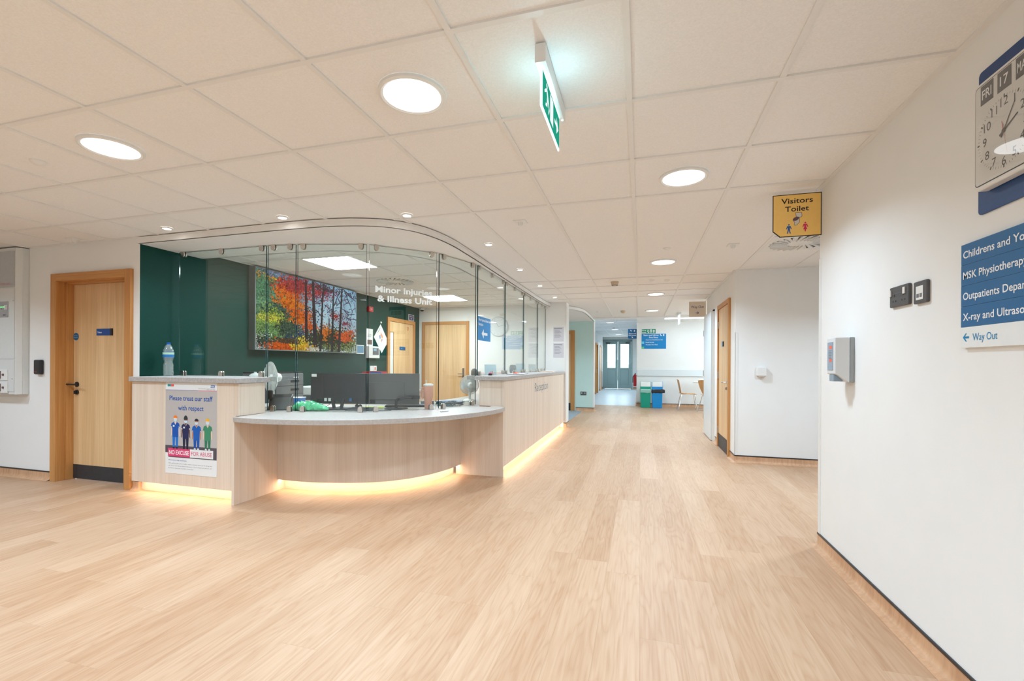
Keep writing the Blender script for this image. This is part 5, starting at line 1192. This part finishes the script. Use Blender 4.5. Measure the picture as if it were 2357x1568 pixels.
mb = MB(); mb.hexa([(-0.2,-0.22,0.06),(0.22,-0.22,0.06),(0.22,0.22,0.06),(-0.2,0.22,0.06)],[(-0.2,-0.21,0.16),(0.08,-0.21,0.16),(0.08,0.21,0.16),(-0.2,0.21,0.16)]); obj('cover', mb, WHITE, t, bev=0.01)
for i, (x, y, w, d, h, m, lb) in enumerate(((-4.05,5.86,0.26,0.075,0.30,RED,'tall red box file on the back desk, left of the far monitor'),(-4.15,6.45,0.26,0.32,0.32,RED,'wide red box file behind the far monitor, below the switch plates'),(-3.98,6.22,0.20,0.03,0.318,M('folder_blue',srgb(40,80,170),0.4),'thin blue folder standing between the red box files'))):
    t = thing('box_file', lb, 'file', (x,y,0.741), 0, 'files standing on the back desk'); mb = MB(); mb.box(-w/2,w/2,-d/2,d/2,0,h); obj('cover', mb, m, t, bev=0.003)
    mb = MB(); mb.box(w/2,w/2+0.001,-d*0.3,d*0.3,h*0.3,h*0.7); obj('spine_label', mb, PAPER, t)

def monitor(label, x, y, rz, w, h, zc, foot, gloss, stand):
    t = thing('monitor', label, 'monitor', (x,y,0.742), rz)
    bz = zc-0.742
    mb = MB(); mb.box(-w/2,w/2,0.0,0.018,bz-h/2,bz+h/2); obj('back_shell', mb, gloss, t, bev=0.003)
    mb = MB(); mb.box(-w/2+0.01,w/2-0.01,0.0185,0.0195,bz-h/2+0.015,bz+h/2-0.01); obj('screen', mb, BLACKG, t)
    mb = MB(); mb.box(-w/2+0.01,-w/2+0.06,-0.0015,0,bz+h/2-0.035,bz+h/2-0.008); obj('sticker', mb, PAPER, t)
    if stand == 'arm':
        mb = MB(); mb.box(-w/2+0.10,w/2-0.15,-0.012,0,bz-h/2+0.05,bz+h/2-0.09); obj('port_cover', mb, gloss, t, bev=0.004)
        mb = MB(); mb.lathe([(0.115,0),(0.115,0.006),(0.10,0.012)],32,(foot[0],foot[1],0)); obj('foot', mb, BLACK, t, smooth=True)
        mb = MB(); p = spline([(foot[0],0.01),(foot[0],0.07),(foot[0]+0.02,0.105),(foot[0]+0.07,0.115),(foot[0]+0.16,0.112)],5)
        mb.tube([(a,foot[1],b) for a, b in p],0.013,8); mb.box(foot[0]+0.10,foot[0]+0.22,-0.035,0.0,0.095,0.13); obj('arm', mb, BLACK, t, smooth=True)
        mb = MB(); mb.box(-w/2+0.12,-w/2+0.17,-0.006,0,bz-h/2+0.01,bz-h/2+0.05); obj('port_block', mb, BLACK, t)
    else:
        mb = MB(); mb.box(-0.13,0.13,-0.09,0.10,0,0.008); obj('foot', mb, BLACK, t, bev=0.003)
        mb = MB()
        for s_ in (-1,1): mb.hexa([(s_*0.035-0.014,-0.01,0.008),(s_*0.035+0.014,-0.01,0.008),(s_*0.035+0.014,0.012,0.008),(s_*0.035-0.014,0.012,0.008)],[(s_*0.055-0.014,-0.006,bz-h/2+0.05),(s_*0.055+0.014,-0.006,bz-h/2+0.05),(s_*0.055+0.014,0.003,bz-h/2+0.05),(s_*0.055-0.014,0.003,bz-h/2+0.05)])
        obj('stand_leg', mb, BLACK, t)
        for dx, m_ in ((-0.12,WHITE),(-0.08,WHITE),(0.13,BLUE)):
            mb = MB(); mb.box(dx-0.012,dx+0.012,-0.008,0,bz-h/2+0.025,bz-h/2+0.055); obj('plug', mb, m_, t)
monitor('black glossy monitor seen from behind, left one on the low desk', -2.87, 3.82, 14, 0.545, 0.30, 0.945, None, BLACKG, 'v')
monitor('grey backed monitor with curved arm stand, right one on the low desk', -2.46, 4.08, 14, 0.62, 0.315, 0.935, (0.10,-0.08), M('monitor_grey',(0.13,0.13,0.13),0.5,noise=0.05), 'arm')
t = thing('keyboard', 'black keyboard lying behind the right monitor stand', 'keyboard', (-2.36,4.28,0.742), 20)
mb = MB(); mb.box(-0.22,0.22,-0.07,0.07,0,0.018); bd = obj('body', mb, BLACK, t, bev=0.004); mb = MB()
for r_ in range(5):
    for c_ in range(15): mb.box(-0.21+c_*0.028,-0.186+c_*0.028,-0.06+r_*0.024,-0.04+r_*0.024,0.018,0.022)
obj('keys', mb, SLATE, bd)
t = thing('keyboard', 'dark keyboard lying between the two monitors', 'keyboard', (-2.62,3.82,0.742), 12)
mb = MB(); mb.box(-0.10,0.14,-0.06,0.06,0,0.018); bd = obj('body', mb, SLATE, t, bev=0.004); mb = MB()
for r_ in range(4):
    for c_ in range(8): mb.box(-0.09+c_*0.028,-0.066+c_*0.028,-0.05+r_*0.024,-0.03+r_*0.024,0.018,0.022)
obj('keys', mb, BLACK, bd)
t = thing('computer_mouse', 'black and silver mouse beside the left monitor stand', 'mouse', (-2.80,4.06,0.742), 60)
mb = MB(); mb.lathe([(0.030,0),(0.033,0.008),(0.028,0.024),(0.014,0.034),(0.002,0.036)],20); mb.v = [(x*1.0,y*1.6,z) for x,y,z in mb.v]; obj('shell', mb, BLACKG, t, smooth=True)
mb = MB(); mb.box(-0.006,0.006,-0.04,0.0,0.030,0.036); obj('scroll_wheel', mb, STEEL, t)
t = thing('notepad', 'lime green note pad under the mouse', 'notepad', (-2.62,4.06,0.742), 25)
mb = MB(); mb.box(-0.10,0.10,-0.05,0.05,0,0.006); obj('pages', mb, M('lime_paper',srgb(205,220,80),0.6), t)
t = thing('tumbler', 'pink insulated tumbler with handle and white lid on the low desk', 'cup', (-2.065,4.17,0.742), 20)
mb = MB(); mb.lathe([(0.034,0),(0.036,0.004),(0.040,0.09),(0.048,0.115),(0.049,0.225),(0.047,0.228)],28); obj('cup_body', mb, PINK, t, smooth=True)
mb = MB(); mb.lathe([(0.050,0.228),(0.050,0.245),(0.03,0.250)],28); obj('lid', mb, WHITE, t, smooth=True)
mb = MB(); mb.tube([(-0.045,0,0.205),(-0.062,0,0.205),(-0.066,0,0.19),(-0.066,0,0.12),(-0.060,0,0.105),(-0.044,0,0.11)],0.008,8); obj('handle', mb, PINK, t, smooth=True)
mb = MB(); mb.tube([(-0.02,0,0.24),(-0.024,0,0.29)],0.0035,8); obj('straw', mb, WHITE, t)
# green bag
t = thing('plastic_bag', 'crumpled translucent green plastic bag on the desk behind the glass', 'bag', (-3.02,3.62,0.742), 5)
mb = MB(); rs = random.Random(8); n1_, n2_ = 26, 12; vs = []
for i in range(n1_):
    u = i/(n1_-1); r = 0.055*(math.sin(u*3.14)**0.5)*(1-0.55*u)+0.006
    for j in range(n2_):
        a = 2*math.pi*j/n2_; q = r*(0.75+0.5*rs.random()); vs.append((-0.19+0.38*u, 1.3*q*math.cos(a), max(0.001, 0.6*r+q*math.sin(a)+0.012)))
mb.add(vs,[(i*n2_+j,i*n2_+(j+1)%n2_,(i+1)*n2_+(j+1)%n2_,(i+1)*n2_+j) for i in range(n1_-1) for j in range(n2_)]); obj('bag_film', mb, M('bag_green',srgb(90,205,145),0.25,noise=0.2,scale=20), t, smooth=True)
mb = MB(); mb.box(-0.06,0.10,-0.02,0.05,0.05,0.062); mb.v = [(x,y,z+0.012-0.10*x) for x,y,z in mb.v]; obj('paper_inside', mb, PAPER, t)
t = thing('desk_phone', 'black telephone against the inner side of the left counter', 'telephone', (-3.36,3.62,0.742), 30)
mb = MB(); mb.hexa([(-0.10,-0.09,0),(0.10,-0.09,0),(0.10,0.10,0),(-0.10,0.10,0)],[(-0.10,-0.02,0.12),(0.10,-0.02,0.12),(0.10,0.02,0.15),(-0.10,0.02,0.15)]); obj('body', mb, BLACK, t, bev=0.008)
mb = MB(); mb.box(-0.12,-0.07,-0.05,0.0,0.10,0.19); obj('handset', mb, BLACK, t, bev=0.015, seg=3)
t = thing('document_tray', 'small blue and white tray beside the black telephone', 'tray', (-3.46,3.92,0.742), 15)
mb = MB(); mb.hexa([(-0.07,-0.05,0),(0.07,-0.05,0),(0.07,0.05,0),(-0.07,0.05,0)],[(-0.08,-0.06,0.09),(0.08,-0.06,0.09),(0.08,0.06,0.09),(-0.08,0.06,0.09)]); obj('tray', mb, M('tray_blue',srgb(60,130,215),0.3), t, bev=0.003)
mb = MB(); mb.box(-0.084,0.084,-0.064,0.064,0.09,0.096); obj('lid', mb, WHITE, t, bev=0.002)
t = thing('paper_pile', 'loose white papers lying behind the left monitor', 'paper', (-3.16,4.02,0.742), 12)
mb = MB(); mb.box(-0.15,0.15,-0.1,0.1,0,0.006); obj('sheet', mb, PAPER, t)
t = thing('small_case', 'small white oblong box by the glass clamps on the low desk', 'box', (-1.78,3.93,0.742), 50)
mb = MB(); mb.box(-0.04,0.04,-0.015,0.015,0,0.014); obj('shell', mb, WHITE, t, bev=0.004)
t = thing('usb_hub', 'white paper tray with blue and grey papers at the right end of the low desk', 'tray', (-2.10,4.79,0.742), 20); t.name = 'paper_tray'
mb = MB(); mb.box(-0.15,0.15,-0.11,0.11,0,0.02); obj('tray', mb, M('tray_dark',(0.12,0.14,0.18),0.4), t, bev=0.003); mb = MB(); mb.box(-0.13,0.14,-0.10,0.10,0.02,0.026); obj('sheet', mb, M('paper_bluish',srgb(150,165,205),0.6), t)
t = thing('cable_box', 'grey box half buried in the tangle of cables', 'box', (-2.28,4.58,0.742), 35)
mb = MB(); mb.box(-0.07,0.07,-0.04,0.04,0,0.04); obj('body', mb, MGREY, t, bev=0.004)
rs = random.Random(3)
cols = [BLACK, BLACK, MGREY, M('cable_teal',srgb(60,120,125),0.4), SLATE, BLACK, MATS['cable_teal'], BLACK]
def spl3(P, k=6):
    xy = spline([(p[0],p[1]) for p in P],k); z = spline([(p[2],0) for p in P],k); return [(a[0],a[1],b[0]) for a, b in zip(xy, z)]
mb = MB()
for i in range(8):
    cx, cy = -2.0+0.05*rs.uniform(-1,1), 4.50+0.04*rs.uniform(-1,1); P = []
    for k in range(9):
        P.append((cx+0.13*rs.uniform(-1,1), cy+0.13*rs.uniform(-1,1), 0.746+0.04*rs.random()*(0 if k in (0,8) else 1)))
    mb.m = i; mb.tube(spl3(P), 0.0028, 6)
o = tag(obj('cable_tangle', mb, cols, None, smooth=True), 'tangle of thin black and teal cables on the right part of the low desk', 'cables'); o['kind'] = 'stuff'

for pts, lb in (([(-2.93,3.80,0.80),(-2.98,3.76,0.76),(-3.05,3.74,0.746),(-3.12,3.80,0.746),(-3.18,3.78,0.746)],'thin cable dropping from the left monitor to the desk'),
                ([(-2.70,3.70,0.746),(-2.6,3.74,0.746),(-2.5,3.72,0.746),(-2.42,3.80,0.746),(-2.3,3.86,0.746)],'thin cable along the glass between the two monitors'),
                ([(-3.30,3.62,0.746),(-3.2,3.58,0.746),(-3.05,3.56,0.746),(-2.92,3.60,0.746)],'thin black cable along the glass before the green bag')):
    mb = MB(); mb.tube(spl3(pts), 0.0028, 6); tag(obj('cable', mb, BLACK, None, smooth=True), lb, 'cable')
# items on the long counter
t = thing('card_terminal', 'small grey rounded device at the near end of the long counter, behind the glass', 'device', (-1.83,4.86,1.062), 20)
mb = MB(); mb.lathe([(0.034,0),(0.038,0.01),(0.036,0.055),(0.022,0.075),(0.004,0.08)],20); obj('body', mb, MGREY, t, smooth=True)
def holder(label, x, y, w, h, mat, rz, cat='sign holder'):
    t = thing('leaflet_holder', label, cat, (x,y,1.062), rz, 'acrylic holders on the long counter')
    mb = MB(); mb.hexa([(-w/2,-0.002,0),(w/2,-0.002,0),(w/2,0.002,0),(-w/2,0.002,0)],[(-w/2,0.028,h),(w/2,0.028,h),(w/2,0.032,h),(-w/2,0.032,h)]); obj('panel', mb, mat, t)
    mb = MB(); mb.box(-w/2,w/2,0.0,0.07,0,0.003); obj('foot', mb, mat, t)
holder('pale blue acrylic notice holder, nearest on the long counter', -1.82, 5.42, 0.15, 0.125, M('holder_blue',srgb(176,208,222),0.2), 30)
holder('pale acrylic notice holder behind the black device', -1.845, 7.0, 0.15, 0.14, M('holder_pale',srgb(196,218,226),0.2), 20)
holder('grey notice holder, farthest on the long counter', -1.83, 7.75, 0.13, 0.13, M('holder_grey',srgb(158,168,168),0.3), 25)
t = thing('intercom_speaker', 'black oval counter speaker on the long counter behind the glass', 'speaker', (-1.82,6.45,1.062), 20)
mb = MB(); mb.lathe([(0.042,0),(0.05,0.03),(0.05,0.09),(0.04,0.118),(0.02,0.122)],24); mb.v = [(x,y*0.6,z) for x,y,z in mb.v]; obj('body', mb, SLATE, t, smooth=True); mb = MB(); mb.box(-0.012,0.012,-0.045,-0.03,0.0,0.03); obj('jack', mb, WHITE, t)
t = thing('clipboard', 'white forms with an orange pen on the long counter, nearer the middle', 'clipboard', (-1.58,5.85,1.062), 8)
mb = MB(); mb.box(-0.11,0.11,-0.30,0.30,0,0.004); bd = obj('board', mb, BLACK, t); mb = MB(); mb.box(-0.105,0.105,-0.29,0.28,0.004,0.008); obj('sheet', mb, PAPER, t); mb = MB(); mb.box(-0.05,0.0,-0.12,0.14,0.008,0.018); obj('pen', mb, M('orange_pen',srgb(240,90,50),0.4), t)
t = thing('clipboard', 'white forms on a wooden board at the far end of the long counter', 'clipboard', (-1.58,7.90,1.062), 5)
mb = MB(); mb.box(-0.12,0.12,-0.35,0.35,0,0.006); bd = obj('board', mb, OAKF, t); mb = MB(); mb.box(-0.115,0.115,-0.34,0.34,0.006,0.012); obj('sheet', mb, PAPER, t)
t = thing('stapler', 'small black and pink stapler on the long counter by the first clamps', 'stapler', (-1.69,5.02,1.062), 15)
mb = MB(); mb.box(-0.02,0.02,-0.06,0.06,0,0.018); obj('base', mb, BLACK, t, bev=0.003); mb = MB(); mb.box(-0.016,0.016,-0.055,0.05,0.019,0.032); obj('top', mb, M('stapler_pink',srgb(226,110,150),0.4), t, bev=0.003)
t = thing('service_bell', 'small white bell with a knob behind the right end of the left counter', 'bell', (-3.56,3.505,1.0625), 0)
mb = MB(); mb.lathe([(0.045,0),(0.045,0.012),(0.03,0.026),(0.01,0.034),(0.01,0.045)],20); mb.v = [(x*1.5,y*0.6,z) for x,y,z in mb.v]; obj('body', mb, WHITE, t, smooth=True)
